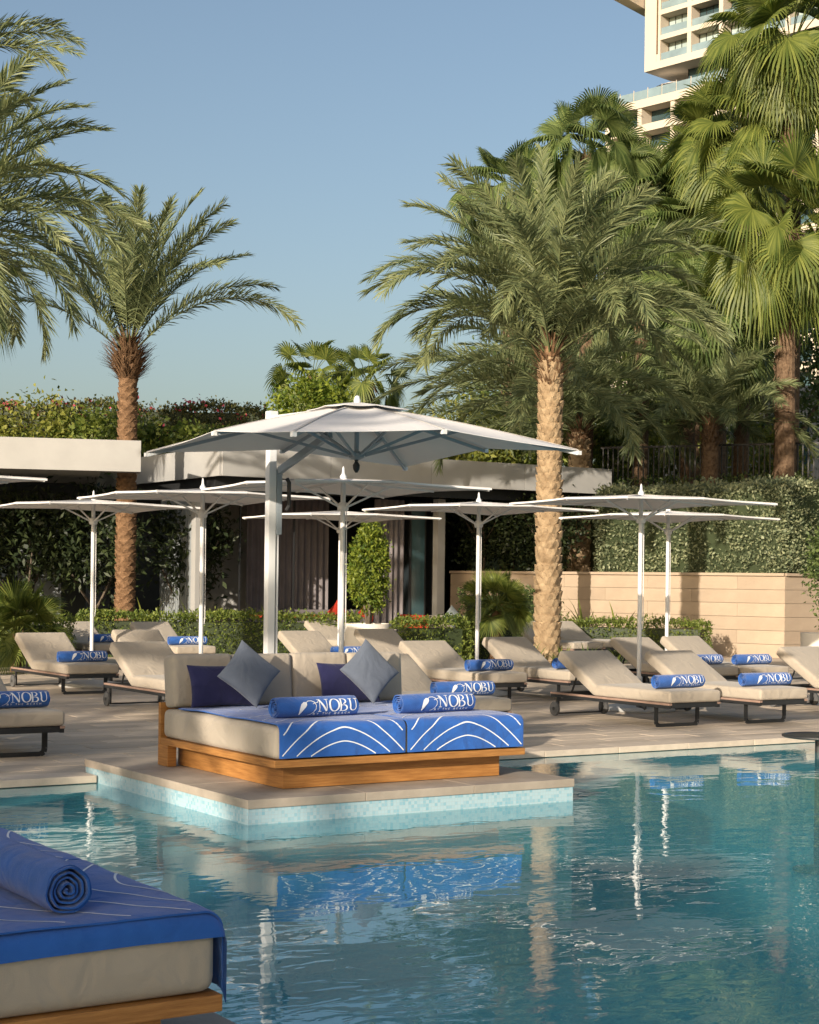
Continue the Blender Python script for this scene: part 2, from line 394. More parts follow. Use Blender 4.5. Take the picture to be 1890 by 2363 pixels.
g = MB(); g.box(-22, 45, -30, -8.97, -1.6, 0.0)
structure(ab_obj(g, 'far_side_deck', COPING))
# coping stones along the edge
cm = MB(); cm.box(0, .895, 0, .32, -0.055, 0.004); cme = cm.mesh('coping_stone', bevel=0.006); cme.materials.append(COPING)
for k in range(26):
    a = -2.0 + .9 * k
    if 5.2 < a + .45 < 7.95: continue
    o = mobj('coping_stone', cme, None, deck); o.location = (a, EDGE - .025, 0)
# planks
PW, PL, GAP = .232, 1.186, .012
def in_view(x, y, z):
    w = P(x, y, z)
    if w.y < 1: return False
    u = 3900 * w.x / w.y; v = 3900 * (1.6 - w.z) / w.y
    return abs(u) < 990 and -1400 < v < 1050
cells = []
row = 0; b = EDGE + .30
while b < 33:
    off = (row * .43) % 1.2
    a = -3 - off
    while a < 29:
        cells.append((a, b)); a += 1.2
    b += PW + GAP; row += 1
vis = sorted([c for c in cells if in_view(c[0] + .6, c[1] + .12, 0) and not (5.3 < c[0] + .6 < 7.9 and c[1] < 13.0)], key=lambda c: P(c[0] + .6, c[1]).y)[:285]
vs_ = set(vis)
pm = MB(); pm.box(0, PL, 0, PW, -0.03, 0.0); pme = pm.mesh('plank', bevel=0.003); pme.materials.append(DECKM)
for c in vis:
    o = mobj('plank', pme, None, deck); o.location = (c[0], c[1], random.uniform(-.0015, .001))
g = MB()
for c in cells:
    if c in vs_: continue
    g.box(c[0], c[0] + PL, c[1], c[1] + PW, -0.03, random.uniform(-.0015, .001))
tag(g.build('plank_field', DECKM, deck), kind='stuff')

def platform(name, a0, a1, b0, b1, nx, ny):
    g = MB(); g.box(0, a1 - a0, 0, b1 - b0, -1.24, 0.048)
    o = structure(g.build(name, TILE)); o.location = P(a0, b0); o.rotation_euler = (0, 0, TH)
    lx = (a1 - a0 + .02) / nx; ly = (b1 - b0 + .02) / ny
    m_ = MB(); m_.box(0, lx - .004, 0, ly - .004, 0.0, 0.061); me = m_.mesh('slab_stone', bevel=0.005); me.materials.append(SLAB)
    for i in range(nx):
        for j in range(ny):
            s_ = mobj('slab_stone', me, None, o); s_.location = (-.01 + i * lx, -.01 + j * ly, 0.050 + random.uniform(-.0008, .0008))
    return o
platform('pool_platform', 5.21, 7.97, 10.16, 13.07, 3, 3)
platform('near_platform', -.40, 2.56, 4.34, 7.10, 3, 3)
PZ = 0.111

# upper terrace behind the retaining wall
g = MB()
g.add([(1.3, 43.1, -.1), (8.4, 37.2, -.1), (16, 41.9, -.1), (30, 70, -.1), (-30, 110, -.1), (.6, 60, -.1)] + [(1.3, 43.1, 1.78), (8.4, 37.2, 1.78), (16, 41.9, 1.78), (30, 70, 1.78), (-30, 110, 1.78), (.6, 60, 1.78)],
      [(5, 4, 3, 2, 1, 0), (6, 7, 8, 9, 10, 11)] + [(i, (i + 1) % 6, (i + 1) % 6 + 6, i + 6) for i in range(6)])
structure(g.build('planting_terrace', SOIL))
g = MB()
g.add([(4.2, 45.2, 1.7), (9.8, 41.3, 1.7), (17, 45, 1.7), (34, 75, 1.7), (-10, 90, 1.7)] + [(4.2, 45.2, 3.9), (9.8, 41.3, 3.9), (17, 45, 3.9), (34, 75, 3.9), (-10, 90, 3.9)],
      [(4, 3, 2, 1, 0), (5, 6, 7, 8, 9)] + [(i, (i + 1) % 5, (i + 1) % 5 + 5, i + 5) for i in range(5)])
structure(g.build('upper_lawn', LAWN))

# ------------------------------------------------------------------ retaining wall of sandstone panels
def panel_wall(p, q, z0, z1, parent, rows=6, plen=2.3):
    p = Vector((p[0], p[1], 0)); q = Vector((q[0], q[1], 0)); L_ = (q - p).length; d = (q - p) / L_
    ang = math.atan2(d.y, d.x)
    hh = (z1 - z0) / rows; n = max(1, round(L_ / plen)); pl = L_ / n
    m_ = MB(); m_.box(.0015, pl - .0015, 0, .05, .0035, hh - .0035); me = m_.mesh('panel', bevel=.003); me.materials.append(STONE)
    mh = MB(); mh.box(.0015, pl / 2 - .0015, 0, .05, .0035, hh - .0035); meh = mh.mesh('panel', bevel=.003); meh.materials.append(STONE)
    for r_ in range(rows):
        xs = [(i * pl, me) for i in range(n)] if r_ % 2 == 0 else [(0, meh)] + [((i + .5) * pl, me) for i in range(n - 1)] + [(L_ - pl / 2, meh)]
        for x, mm in xs:
            o = mobj('panel', mm, None, parent); w = p + d * x
            o.location = (w.x - parent.location.x, w.y - parent.location.y, z0 + r_ * hh - parent.location.z); o.rotation_euler = (0, 0, ang)
WC = (8.2, 36.9); WL = (1.04, 42.85); WR = (14.9, 41.2)
rw = thing('retaining_wall', 'sand coloured stone panel retaining wall under the tall hedge', 'wall', (WC[0], WC[1], 0), 0)
g = MB()
for p, q in ((WL, WC), (WC, WR)):
    a_ = Vector((p[0], p[1], 0)) - Vector((WC[0], WC[1], 0)); b_ = Vector((q[0], q[1], 0)) - Vector((WC[0], WC[1], 0)); d = (b_ - a_).normalized(); n_ = Vector((-d.y, d.x, 0))
    g.add([a_ + n_ * .06, b_ + n_ * .06, b_ + n_ * .35, a_ + n_ * .35] + [v + Vector((0, 0, 1.80)) for v in (a_ + n_ * .06, b_ + n_ * .06, b_ + n_ * .35, a_ + n_ * .35)],
          [(3, 2, 1, 0), (4, 5, 6, 7), (0, 1, 5, 4), (1, 2, 6, 5), (2, 3, 7, 6), (3, 0, 4, 7)])
g.build('core', STONE, rw)
panel_wall(WL, WC, 0, 1.80, rw); panel_wall(WC, WR, 0, 1.80, rw)
for p, q in ((WL, WC), (WC, WR)):
    g = MB(); d = (Vector(q) - Vector(p)).normalized(); o0 = Vector(WC)
    a_ = Vector(p) - o0; b_ = Vector(q) - o0; mid = Vector((-d.y, d.x)) * .16
    g.bar((a_.x + mid.x, a_.y + mid.y, 1.835), (b_.x + mid.x, b_.y + mid.y, 1.835), .44, .06)
    g.build('coping', STONE, rw)

# ------------------------------------------------------------------ day beds
def make_daybed(label, loc, rz):
    t = thing('daybed', label, 'daybed', loc, rz, 'double daybeds standing over the pool')
    g = MB(); g.box(.14, 2.02, .14, 1.90, 0.004, .168); g.build('plinth', TEAK, t, bevel=.004)
    g = MB(); g.box(0, 2.16, 0, 1.93, .170, .222); g.build('base_frame', TEAK, t, bevel=.005)
    g = MB(); g.box(.0, 2.16, 1.932, 1.975, .17, .50); g.build('backboard', TEAK, t, bevel=.004)
    for x in (0.0, 2.085):
        g = MB(); g.box(x, x + .075, 1.79, 1.975, 0.003, .169); g.build('leg', TEAK, t, bevel=.004)
    mm = cushion_mesh('mattress', 1.055, 1.89, .225, .05, .016)
    for x in (.02, 1.085):
        o = mobj('mattress', mm, None, t); o.location = (x, .02, .224); piping(o, 1.055, 1.89, .225, .05)
    cm_ = cushion_mesh('back_cushion', .512, .40, .20, .04, .016, 6)
    for k in range(4):
        o = mobj('back_cushion', cm_, None, t); o.location = (.028 + k * .53, 1.912, .462); o.rotation_euler = (R(84 + (-1.2, .8, -.4, 1.4)[k]), 0, R((.6, -.8, .5, -.6)[k])); piping(o, .512, .40, .20, .04)
    return t
def throw_path(ns=40):
    """profile of the throw over the mattress: (y, z, ny, nz) from under the back cushions to the hem at the foot"""
    pts = []
    top = .224 + .225 + .020; fr = .020 - .022; rad = .05
    for y in np.linspace(1.66, fr + rad, 16): pts.append((y, top + .004 * math.sin(7 * y), 0, 1))
    for a in np.linspace(0, math.pi / 2, 8)[1:]: pts.append((fr + rad - rad * math.sin(a), top - rad + rad * math.cos(a), -math.sin(a), math.cos(a)))
    for z in np.linspace(top - rad, .236, 7)[1:]: pts.append((fr, z, -1, 0))
    return pts
PATH = throw_path()
CUM = [0.0]
for i in range(1, len(PATH)): CUM.append(CUM[-1] + math.hypot(PATH[i][0] - PATH[i - 1][0], PATH[i][1] - PATH[i - 1][1]))
STOT = CUM[-1]
def on_throw(x, s, off):
    """s measured up from the foot hem"""
    d = STOT - s; d = min(max(d, 0), STOT)
    i = min(np.searchsorted(CUM, d, 'right') - 1, len(PATH) - 2)
    k = (d - CUM[i]) / (CUM[i + 1] - CUM[i]); p, q = PATH[i], PATH[i + 1]
    n = Vector((0, p[2] + (q[2] - p[2]) * k, p[3] + (q[3] - p[3]) * k)).normalized()
    return Vector((x, p[0] + (q[0] - p[0]) * k, p[1] + (q[1] - p[1]) * k)) + n * off
def make_throw(label, loc, rz, x0, x1, seed, side=0.0):
    t = thing('blue_throw', label, 'throw', loc, rz, 'blue throws spread on the daybeds')
    rr = random.Random(seed); nx = 14
    W_ = x1 - x0; ph = rr.uniform(0, 6); nx = 40
    V = []; F = []
    m = len(PATH)
    def wob(x, s):
        hem = max(0.0, 1 - s / .24)
        return .0045 + .0016 * math.sin(9 * x + ph + 8 * s) + .001 * math.sin(23 * x + 17 * s) + .0042 * hem * math.sin(13 * x + ph) + .0026 * math.sin(7 * x - 9 * s + 2 * ph) * (1 if s > .25 else .4)
    for layer in (1, 0):
        for i, (y, z, ny, nz) in enumerate(PATH):
            for j in range(nx + 1):
                x = x0 + W_ * j / nx
                edge = min(j, nx - j) == 0
                o = (.006 if layer else 0.0) + wob(x, STOT - CUM[i]) - (.004 if edge else 0)
                V.append((x, y + ny * o, z + nz * o))
    S = m * (nx + 1)
    for i in range(m - 1):
        for j in range(nx):
            a = i * (nx + 1) + j
            F.append((a, a + nx + 1, a + nx + 2, a + 1)); F.append((S + a + 1, S + a + nx + 2, S + a + nx + 1, S + a))
    for i in range(m - 1):
        for j in (0, nx):
            a = i * (nx + 1) + j
            F.append((a, a + nx + 1, S + a + nx + 1, S + a) if j else (S + a, S + a + nx + 1, a + nx + 1, a))
    for j in range(nx):
        a = (m - 1) * (nx + 1) + j; F.append((a, S + a, S + a + 1, a + 1))
    g = MB(); g.v = V; g.f = F
    o = g.build('cloth', BLUEC, t, smooth=False); shade_auto(o, 50)
    if side:
        V = []; F = []; ns = 6
        for lay in (0, 1):
            for i, (y, z, ny, nz) in enumerate(PATH):
                for j in range(ns + 1):
                    a = min(1, j / 3) * math.pi / 2; d = max(0, j - 3) / 3
                    rr_ = .045 - .005 * lay
                    wv = .006 * math.sin(5 * y + ph) * d + .003 * math.sin(13 * y)* d
                    zt = z - .040 + rr_ * math.cos(a); zb = PATH[0][1] - side + .008 * math.sin(3 * y + 1)
                    V.append((x0 + .042 - (rr_ + .017) * math.sin(a) - abs(wv), y + ny * .008, zt + min(0, zb - zt) * d))
        m2 = len(PATH); K = ns + 1; S2 = m2 * K
        for i in range(m2 - 1):
            for j in range(ns):
                a = i * K + j; F.append((a, a + 1, a + K + 1, a + K)); F.append((S2 + a, S2 + a + K, S2 + a + K + 1, S2 + a + 1))
            a = i * K + ns; F.append((a, S2 + a, S2 + a + K, a + K))
        g = MB(); g.v = V; g.f = F; shade_auto(g.build('side_hang', BLUEC, t), 60)
    cx = (x0 + x1) / 2; hw = W_ / 2 - .012
    def ribbon(pts, w=.0085):
        g = MB(); vs = []; n = len(pts)
        for i, (x, s) in enumerate(pts):
            a = pts[max(i - 1, 0)]; b = pts[min(i + 1, n - 1)]
            dx, ds = b[0] - a[0], b[1] - a[1]; l = math.hypot(dx, ds) or 1
            px, ps = -ds / l * w / 2, dx / l * w / 2
            vs.append(on_throw(x + px, s + ps, .0078 + wob(x + px, s + ps))); vs.append(on_throw(x - px, s - ps, .0078 + wob(x - px, s - ps)))
        g.add(vs, [(2 * i, 2 * i + 1, 2 * i + 3, 2 * i + 2) for i in range(n - 1)])
        g.build('stripe', PRINT, t)
    for k in range(7):
        w_ = .275 + .122 * k; h_ = .105 + .083 * k + .012 * k * k
        pts = []
        for i in range(61):
            x = -w_ + 2 * w_ * i / 60
            s = h_ * (1 - abs(x / w_) ** 1.65)
            if abs(x) <= hw and s >= .002: pts.append((cx + x, s))
        if len(pts) > 6: ribbon(pts)
    ribbon([(cx - .08 + .13 * math.cos(a), 1.42 + .06 * math.sin(a)) for a in np.linspace(0, 2 * math.pi, 40)], .014)
    return t
def pillow_mesh(name, a, b, T, m, n=18):
    V = []; F = []
    for sgn in (1, -1):
        for i in range(n + 1):
            for j in range(n + 1):
                x = -1 + 2 * i / n; y = -1 + 2 * j / n
                x = math.sin(x * math.pi / 2); y = math.sin(y * math.pi / 2)
                X = a / 2 * x * (1 - .085 * (1 - y * y)); Y = b / 2 * y * (1 - .085 * (1 - x * x))
                t = T / 2 * ((1 - x ** 2) * (1 - y ** 2)) ** .42 * (1 + .05 * math.sin(5 * x + 2) * math.sin(4 * y)) + .004
                V.append((X, Y, sgn * t))
    S = (n + 1) ** 2
    for i in range(n):
        for j in range(n):
            k = i * (n + 1) + j
            F.append((k, k + n + 1, k + n + 2, k + 1)); F.append((S + k + 1, S + k + n + 2, S + k + n + 1, S + k))
    bd = [i * (n + 1) for i in range(n + 1)] + [n * (n + 1) + j for j in range(1, n + 1)] + [i * (n + 1) + n for i in range(n - 1, -1, -1)] + [j for j in range(n - 1, 0, -1)]
    for k in range(len(bd)):
        p, q = bd[k], bd[(k + 1) % len(bd)]; F.append((q, p, S + p, S + q))
    g = MB(); g.v = V; g.f = F; me = g.mesh(name, smooth=True); me.materials.append(m); return me

# ------------------------------------------------------------------ rolled towel with printed lettering
TR, TL = .077, .68
def towel_mesh(seed=0):
    g = MB(); n = 150; turns = 4.6 + .2 * seed; th = .0105
    rr = random.Random(seed); ph = [rr.uniform(0, 6.28) for _ in range(6)]; nx = 12
    V = []; F = []
    for i in range(n + 1):
        k = i / n; tt = turns * k; ang = -tt * 2 * math.pi + .9
        r = .012 + (TR - .012) * min(1, tt / (turns - 1.0))
        ex = .004 * math.sin(tt * 2.3) + .003 * math.sin(i * .9)
        if tt > turns - 1: ex *= .5
        ex += .006 * math.sin(tt * 1.7 + ph[0])
        wv = .0022 * math.sin(3 * ang + ph[1]) + .0014 * math.sin(7 * ang + ph[2])
        for lay in (0, 1):
            for q in range(nx + 1):
                u_ = q / nx * 2 - 1; x = (TL / 2 - .002 * lay) * u_ + ex * abs(u_) * (1 if u_ > 0 else -1) * .8
                e_ = max(0, abs(u_) - .93) / .07
                rad = r - th * lay + wv * min(1, r / TR) * (.35 + .65 * abs(u_)) - (.0035 * e_ * (1 if lay == 0 else -.3))
                y, z = rad * math.cos(ang), rad * math.sin(ang)
                if z < 0: z *= .955
                V.append((x, y, z))
    K = nx + 1
    for i in range(n):
        a = 2 * K * i; b = a + 2 * K
        for q in range(nx): F += [(a + q, a + q + 1, b + q + 1, b + q), (a + K + q, b + K + q, b + K + q + 1, a + K + q + 1)]
        F += [(a, b, b + K, a + K), (a + nx, a + K + nx, b + K + nx, b + nx)]
    for q in range(nx): F += [(q, K + q, K + q + 1, q + 1), (2 * K * n + q, 2 * K * n + q + 1, 2 * K * n + K + q + 1, 2 * K * n + K + q)]
    g.v = V; g.f = F; me = g.mesh('roll'); me.materials.append(BLUE)
    me.polygons.foreach_set('use_smooth', [True] * len(me.polygons))
    try: me.set_sharp_from_angle(angle=R(50))
    except Exception: pass
    return me
def lettering_mesh():
    g = MB(); cnt = [0]
    def put(pts, ws):
        off = .0032 + .00012 * (cnt[0] % 14); cnt[0] += 1
        n = len(pts); vs = []
        for i in range(n):
            a = pts[max(i - 1, 0)]; b = pts[min(i + 1, n - 1)]
            dx, dy = b[0] - a[0], b[1] - a[1]; l = math.hypot(dx, dy) or 1
            w = ws[i] if hasattr(ws, '__len__') else ws
            px, py = -dy / l * w / 2, dx / l * w / 2
            for sx in (1, -1):
                x, y = (pts[i][0] + sx * px) * 1.10, pts[i][1] + sx * py
                ang = math.pi - y / TR - R(6)          # around the roll, facing the foot end and a little up
                vs.append((x, (TR + off) * math.cos(ang), (TR + off) * math.sin(ang)))
        g.add(vs, [(2 * i, 2 * i + 1, 2 * i + 3, 2 * i + 2) for i in range(n - 1)])
    def line(p, q, w, k=7): put([(p[0] + (q[0] - p[0]) * i / k, p[1] + (q[1] - p[1]) * i / k) for i in range(k + 1)], w)
    def arc(c, rx, ry, a0, a1, wf, k=22):
        A_ = np.linspace(a0, a1, k); put([(c[0] + rx * math.cos(a), c[1] + ry * math.sin(a)) for a in A_], [wf(a) for a in A_])
    Hh = .088; y0 = -Hh / 2 + .010; y1 = y0 + Hh; thin, thick, sf = .0055, .0135, .0045
    # N
    x = -.012; w = .078
    line((x + .012, y0), (x + .012, y1), thin); line((x + w - .010, y0), (x + w - .010, y1), thin)
    line((x + .010, y1 - .001), (x + w - .012, y0 + .001), thick, 9)
    for xa, xb, yy in ((x, x + .026, y0), (x - .006, x + .018, y1), (x + w - .024, x + w + .004, y1)): line((xa, yy), (xb, yy), sf, 2)
    # O
    x = .115; arc((x, (y0 + y1) / 2), .036, Hh / 2 + .001, 0, 2 * math.pi, lambda a: .005 + .009 * abs(math.cos(a)), 40)
    # B
    x = .166; line((x, y0), (x, y1), thick * .85); line((x - .012, y0), (x + .02, y0), sf, 3); line((x - .012, y1), (x + .018, y1), sf, 3)
    arc((x + .016, y1 - .019), .022, .0185, math.pi / 2, -math.pi / 2, lambda a: .004 + .008 * abs(math.cos(a)), 14)
    arc((x + .020, y0 + .0205), .026, .0205, math.pi / 2, -math.pi / 2, lambda a: .004 + .009 * abs(math.cos(a)), 14)
    line((x, y0 + .040), (x + .018, y0 + .040), sf, 2)
    # U
    x = .230; w = .062
    line((x + .010, y1), (x + .010, y0 + .025), thick * .85); line((x + w - .008, y1), (x + w - .008, y0 + .025), thin)
    arc((x + .0315, y0 + .027), .0225, .0265, math.pi, 2 * math.pi, lambda a: .005 + .007 * max(0, -math.cos(a)), 16)
    line((x - .004, y1), (x + .024, y1), sf, 3); line((x + w - .022, y1), (x + w + .006, y1), sf, 3)
    # brush emblem: a leaf-like drop with a long sweeping line
    pts = [(-.155, -.058), (-.148, -.036), (-.138, -.012), (-.124, .010), (-.108, .026), (-.098, .034)]
    put(pts, [.006, .018, .030, .040, .032, .004])
    pts = [(-.105, .030), (-.085, .044), (-.060, .046), (-.038, .034), (-.026, .010), (-.030, -.016), (-.046, -.038), (-.066, -.054), (-.086, -.062)]
    put(pts, [.004, .005, .006, .006, .005, .005, .004, .004, .003])
    put([(-.052, .020), (-.034, .028), (-.016, .030), (0.0, y1)], [.003, .005, .005, .003])
    # BY THE BEACH
    S = {'B': [[(0, 0), (0, 1)], [(0, 1), (.6, .85), (.55, .55), (0, .5)], [(0, .5), (.7, .35), (.65, .05), (0, 0)]], 'Y': [[(0, 1), (.35, .5), (.7, 1)], [(.35, .5), (.35, 0)]],
         'T': [[(0, 1), (.7, 1)], [(.35, 1), (.35, 0)]], 'H': [[(0, 0), (0, 1)], [(.65, 0), (.65, 1)], [(0, .5), (.65, .5)]], 'E': [[(.6, 1), (0, 1), (0, 0), (.6, 0)], [(0, .5), (.5, .5)]],
         'A': [[(0, 0), (.35, 1), (.7, 0)], [(.14, .4), (.56, .4)]], 'C': [[(.7, .85), (.35, 1), (0, .6), (0, .4), (.35, 0), (.7, .15)]]}
    x = -.045; hh = .0155
    for ch in 'BY THE BEACH':
        if ch == ' ': x += .017; continue
        for st in S[ch]: put([(x + px * .019, y0 - .026 + py * hh) for px, py in st], .0028)
        x += .0265
    me = g.mesh('lettering'); me.materials.append(PRINT); return me
TOWELM = [towel_mesh(k) for k in range(4)]; LETTER = lettering_mesh()
def make_towel(label, loc, rz=0.0, group='rolled blue towels'):
    t = thing('rolled_towel', label, 'towel', loc, TH + rz, group)
    k = random.randrange(4); mobj('roll', TOWELM[k], None, t).location = (0, 0, TR - .001)
    o = mobj('lettering', LETTER, None, t); o.location = (0, 0, TR - .001); o.rotation_euler = (R(random.uniform(-7, 4)), 0, 0)
    return t

DB = P(5.546, 10.42, PZ)
make_daybed('double daybed with four upright beige cushions on the tiled pool platform', DB, TH)
make_throw('blue throw with white arches on the left half of the platform daybed', DB, TH, .028, 1.068, 1)
make_throw('blue throw with white arches on the right half of the platform daybed', DB, TH, 1.088, 2.132, 2)
def ab_at(origin, rz, x, y, z):
    v = Matrix.Rotation(rz, 3, 'Z') @ Vector((x, y, z)); return Vector(origin) + v
GP = pillow_mesh('pillow', .395, .395, .15, GREYFAB); NP_ = pillow_mesh('pillow', .56, .34, .13, NAVY)
def put_pillow(name, me, label, org, rz, x, y, z, lean, spin, cat='pillow', group=None):
    o = mobj(name, me, None); o.location = ab_at(org, rz, x, y, z)
    Mx = Matrix.Rotation(rz, 4, 'Z') @ Matrix.Rotation(R(90 - lean), 4, 'X') @ Matrix.Rotation(R(spin), 4, 'Z')
    o.rotation_euler = Mx.to_euler(); tag(o, label, cat, group); return o
MT = .485
put_pillow('navy_pillow', NP_, 'navy rectangular pillow behind the left grey pillow', DB, TH, .36, 1.585, MT + .160, 16, 0, group='navy pillows')
put_pillow('navy_pillow', NP_, 'navy rectangular pillow behind the right grey pillow', DB, TH, 1.52, 1.585, MT + .160, 16, 0, group='navy pillows')
put_pillow('grey_pillow', GP, 'grey square pillow on its corner on the left half of the daybed', DB, TH, .50, 1.385, MT + .262, 22, 45 + 3, group='grey pillows')
put_pillow('grey_pillow', GP, 'grey square pillow on its corner on the right half of the daybed', DB, TH, 1.60, 1.385, MT + .262, 22, 45 - 4, group='grey pillows')
make_towel('rolled blue towel printed NOBU at the foot of the left blue throw', ab_at(DB, TH, .545, .42, MT - .008), R(1.5))
make_towel('rolled blue towel printed NOBU at the foot of the right blue throw', ab_at(DB, TH, 1.60, .42, MT - .008), R(3))
# near daybed, turned a quarter
RZ2 = TH + R(90); DB2 = P(2.30, 4.64, PZ)
make_daybed('close daybed cut by the lower left corner of the picture', DB2, RZ2)
make_throw('dark blue throw on the close daybed in the lower left corner', DB2, RZ2, .022, 1.068, 3, side=.074)
make_throw('blue throw on the far half of the close lower left daybed', DB2, RZ2, 1.09, 2.132, 4)
make_towel('big rolled blue towel with spiral end lying on the close daybed', ab_at(DB2, RZ2, .15 + TL / 2, .44, MT - .008), R(90))

# ------------------------------------------------------------------ sun loungers
LW = .76
def make_lounger():
    t = empty('sun_lounger', (0, 0, 0))
    for x in (0, LW - .045):
        g = MB(); g.box(x, x + .045, 0, 2.15, .262, .286); g.build('side_rail', RAILW, t, bevel=.004)
        g = MB(); g.box(x + .004, x + .041, .01, 2.14, .226, .261); g.build('rail_frame', DARKM, t)
    for y in (.004, 2.10):
        g = MB(); g.box(.046, LW - .046, y, y + .046, .232, .284); g.build('cross_rail', DARKM, t)
    g = MB(); g.box(.047, LW - .047, .06, 1.36, .255, .278); g.build('base_panel', DARKM, t)
    g = MB()
    pts = [(.075, .30, .226), (.075, .30, .07), (.082, .30, .035), (.115, .30, .014), (LW - .115, .30, .014), (LW - .082, .30, .035), (LW - .075, .30, .07), (LW - .075, .30, .226)]
    for p, q in zip(pts[:-1], pts[1:]): g.bar(p, q, .05, .014, up=(0, 1, 0))
    g.build('sled_leg', DARKM, t)
    g = MB()
    for x in (.05, LW - .05): g.bar((x, 2.06, .226), (x, 2.06, .03), .02, .04)
    g.bar((.05, 2.06, .03), (LW - .05, 2.06, .03), .03, .018); g.build('rear_leg', DARKM, t)
    for x in (-.012, LW - .022):
        g = MB(); c = Vector((x, 2.06, .088)); n = 18
        vs = [c + Vector((dx, .086 * r * math.cos(2 * math.pi * k / n), .086 * r * math.sin(2 * math.pi * k / n))) for dx, r in ((0, .6), (.004, 1), (.03, 1), (.034, .6)) for k in range(n)]
        fs = [(i * n + k, i * n + (k + 1) % n, (i + 1) * n + (k + 1) % n, (i + 1) * n + k) for i in range(3) for k in range(n)] + [tuple(range(n - 1, -1, -1)), tuple(3 * n + k for k in range(n))]
        g.add(vs, fs); w = g.build('wheel', RUBBER, t); shade_auto(w)
        h_ = MB(); h_.tube([(x - .003, 2.06, .088), (x + .037, 2.06, .088)], .022, 10); h_.build('hub', DARKM, w)
    o = mobj('seat_cushion', cushion_mesh('seat_cushion', LW - .02, 1.345, .13, .032, .014), None, t); o.location = (.01, -.005, .288); piping(o, LW - .02, 1.345, .13, .032)
    o = mobj('back_cushion', cushion_mesh('lounger_back', LW - .02, .80, .13, .032, .014), None, t); o.location = (.01, 1.335, .288); o.rotation_euler = (R(29), 0, 0); piping(o, LW - .02, .80, .13, .032)
    g = MB(); g.box(.05, LW - .05, .02, .78, -.018, -.003); o = g.build('back_panel', DARKM, t); o.location = (.0, 1.335, .288); o.rotation_euler = (R(29), 0, 0)
    g = MB()
    for x in (.14, LW - .14): g.bar((x, 1.92, .26), (x, 1.80, .51), .022, .012)
    g.bar((.14, 1.86, .385), (LW - .14, 1.86, .385), .014, .014); g.build('prop', DARKM, t)
    return t
LOUNGERS = [
 (4.68, 14.14, 'beige lounger cut off by the left edge beside the pool'),
 (9.35, 13.90, 'beige lounger directly behind the right end of the platform daybed'),
 (12.38, 14.10, 'foremost beige lounger right of the daybed with its wheel in view'),
 (13.68, 14.04, 'foremost beige lounger near the right edge, leg showing, towel on its foot'),
 (15.98, 14.10, 'beige lounger backrest cut off by the right edge'),
 (8.11, 17.60, 'beige lounger half hidden behind the left end of the daybed'),
 (12.42, 17.80, 'beige lounger with towel in front of the thin pole right of the daybed'),
 (13.90, 17.85, 'shaded lounger left of the foremost right lounger, behind it'),
 (16.40, 18.05, 'shaded lounger behind the pole of the right front parasol'),
 (17.20, 17.85, 'lounger at the foot of the sandstone wall, right side'),
 (8.28, 21.50, 'beige lounger with sled leg and towel at the left'),
 (9.82, 21.80, 'sunlit lounger backrest behind the left pole group, middle left'),
 (12.80, 21.95, 'sunlit lounger backrest right of the big parasol mast'),
 (14.05, 21.75, 'sunlit lounger backrest just below the round white planter'),
 (11.30, 28.00, 'shade dappled lounger backrest by the hedge at far left'),
 (12.22, 26.60, 'lounger by the hedge with a towel, left of the big mast'),
 (16.60, 27.95, 'lounger backrest by the hedge, left of the white planter'),
 (20.62, 26.35, 'far lounger partly behind the pale palm trunk'),
 (21.85, 26.90, 'far lounger right of the pale palm trunk by the low hedge'),
]
TOWELS = {0: 'rolled blue towel on the lounger cut off by the left edge', 1: 'rolled blue towel on the lounger behind the daybed, nearest one right of centre', 2: 'rolled blue towel on the foremost lounger right of the daybed',
 3: 'rolled blue towel on the foremost lounger near the right edge', 6: 'rolled blue towel beside the thin pole right of the daybed', 7: 'rolled towel mostly hidden behind the foremost right lounger backrest', 8: 'rolled towel half hidden behind a lounger backrest, right background', 9: 'rolled blue towel left of the right edge backrest, in front of the sandstone wall',
 10: 'rolled blue towel on the left lounger with sled leg', 12: 'rolled towel peeking over the daybed between the grey pillows', 13: 'rolled towel peeking over the daybed below the white planter', 14: 'small rolled towel behind the leftmost parasol pole', 15: 'rolled blue towel by the hedge beside the second parasol pole'}
proto = make_lounger()
for i, (a, b, lab) in enumerate(LOUNGERS):
    o = proto if i == 0 else copy_tree(proto)
    rz = R(random.uniform(-1.2, 1.2)) if i > 4 else 0
    o.location = P(a, b); o.rotation_euler = (0, 0, TH + rz)
    tag(o, lab, 'sun lounger', 'sun loungers on the deck')
    da = R((0, .6, 0, -1.2, 1.0, 1.5, -1.5, 2.2, -.8, 1.2, 0, 2.5, -1, 1.8, -2, .8, -1.5, 1, -1)[i])
    for ch in o.children:
        if ch.name.startswith('back_'): ch.rotation_euler = (R(29) + da, 0, 0)
    if i in TOWELS: make_towel(TOWELS[i], P(a + .36 + random.uniform(-.02, .03), b + .31 + random.uniform(-.03, .05), .432), R(random.uniform(-4.5, 4.5)))

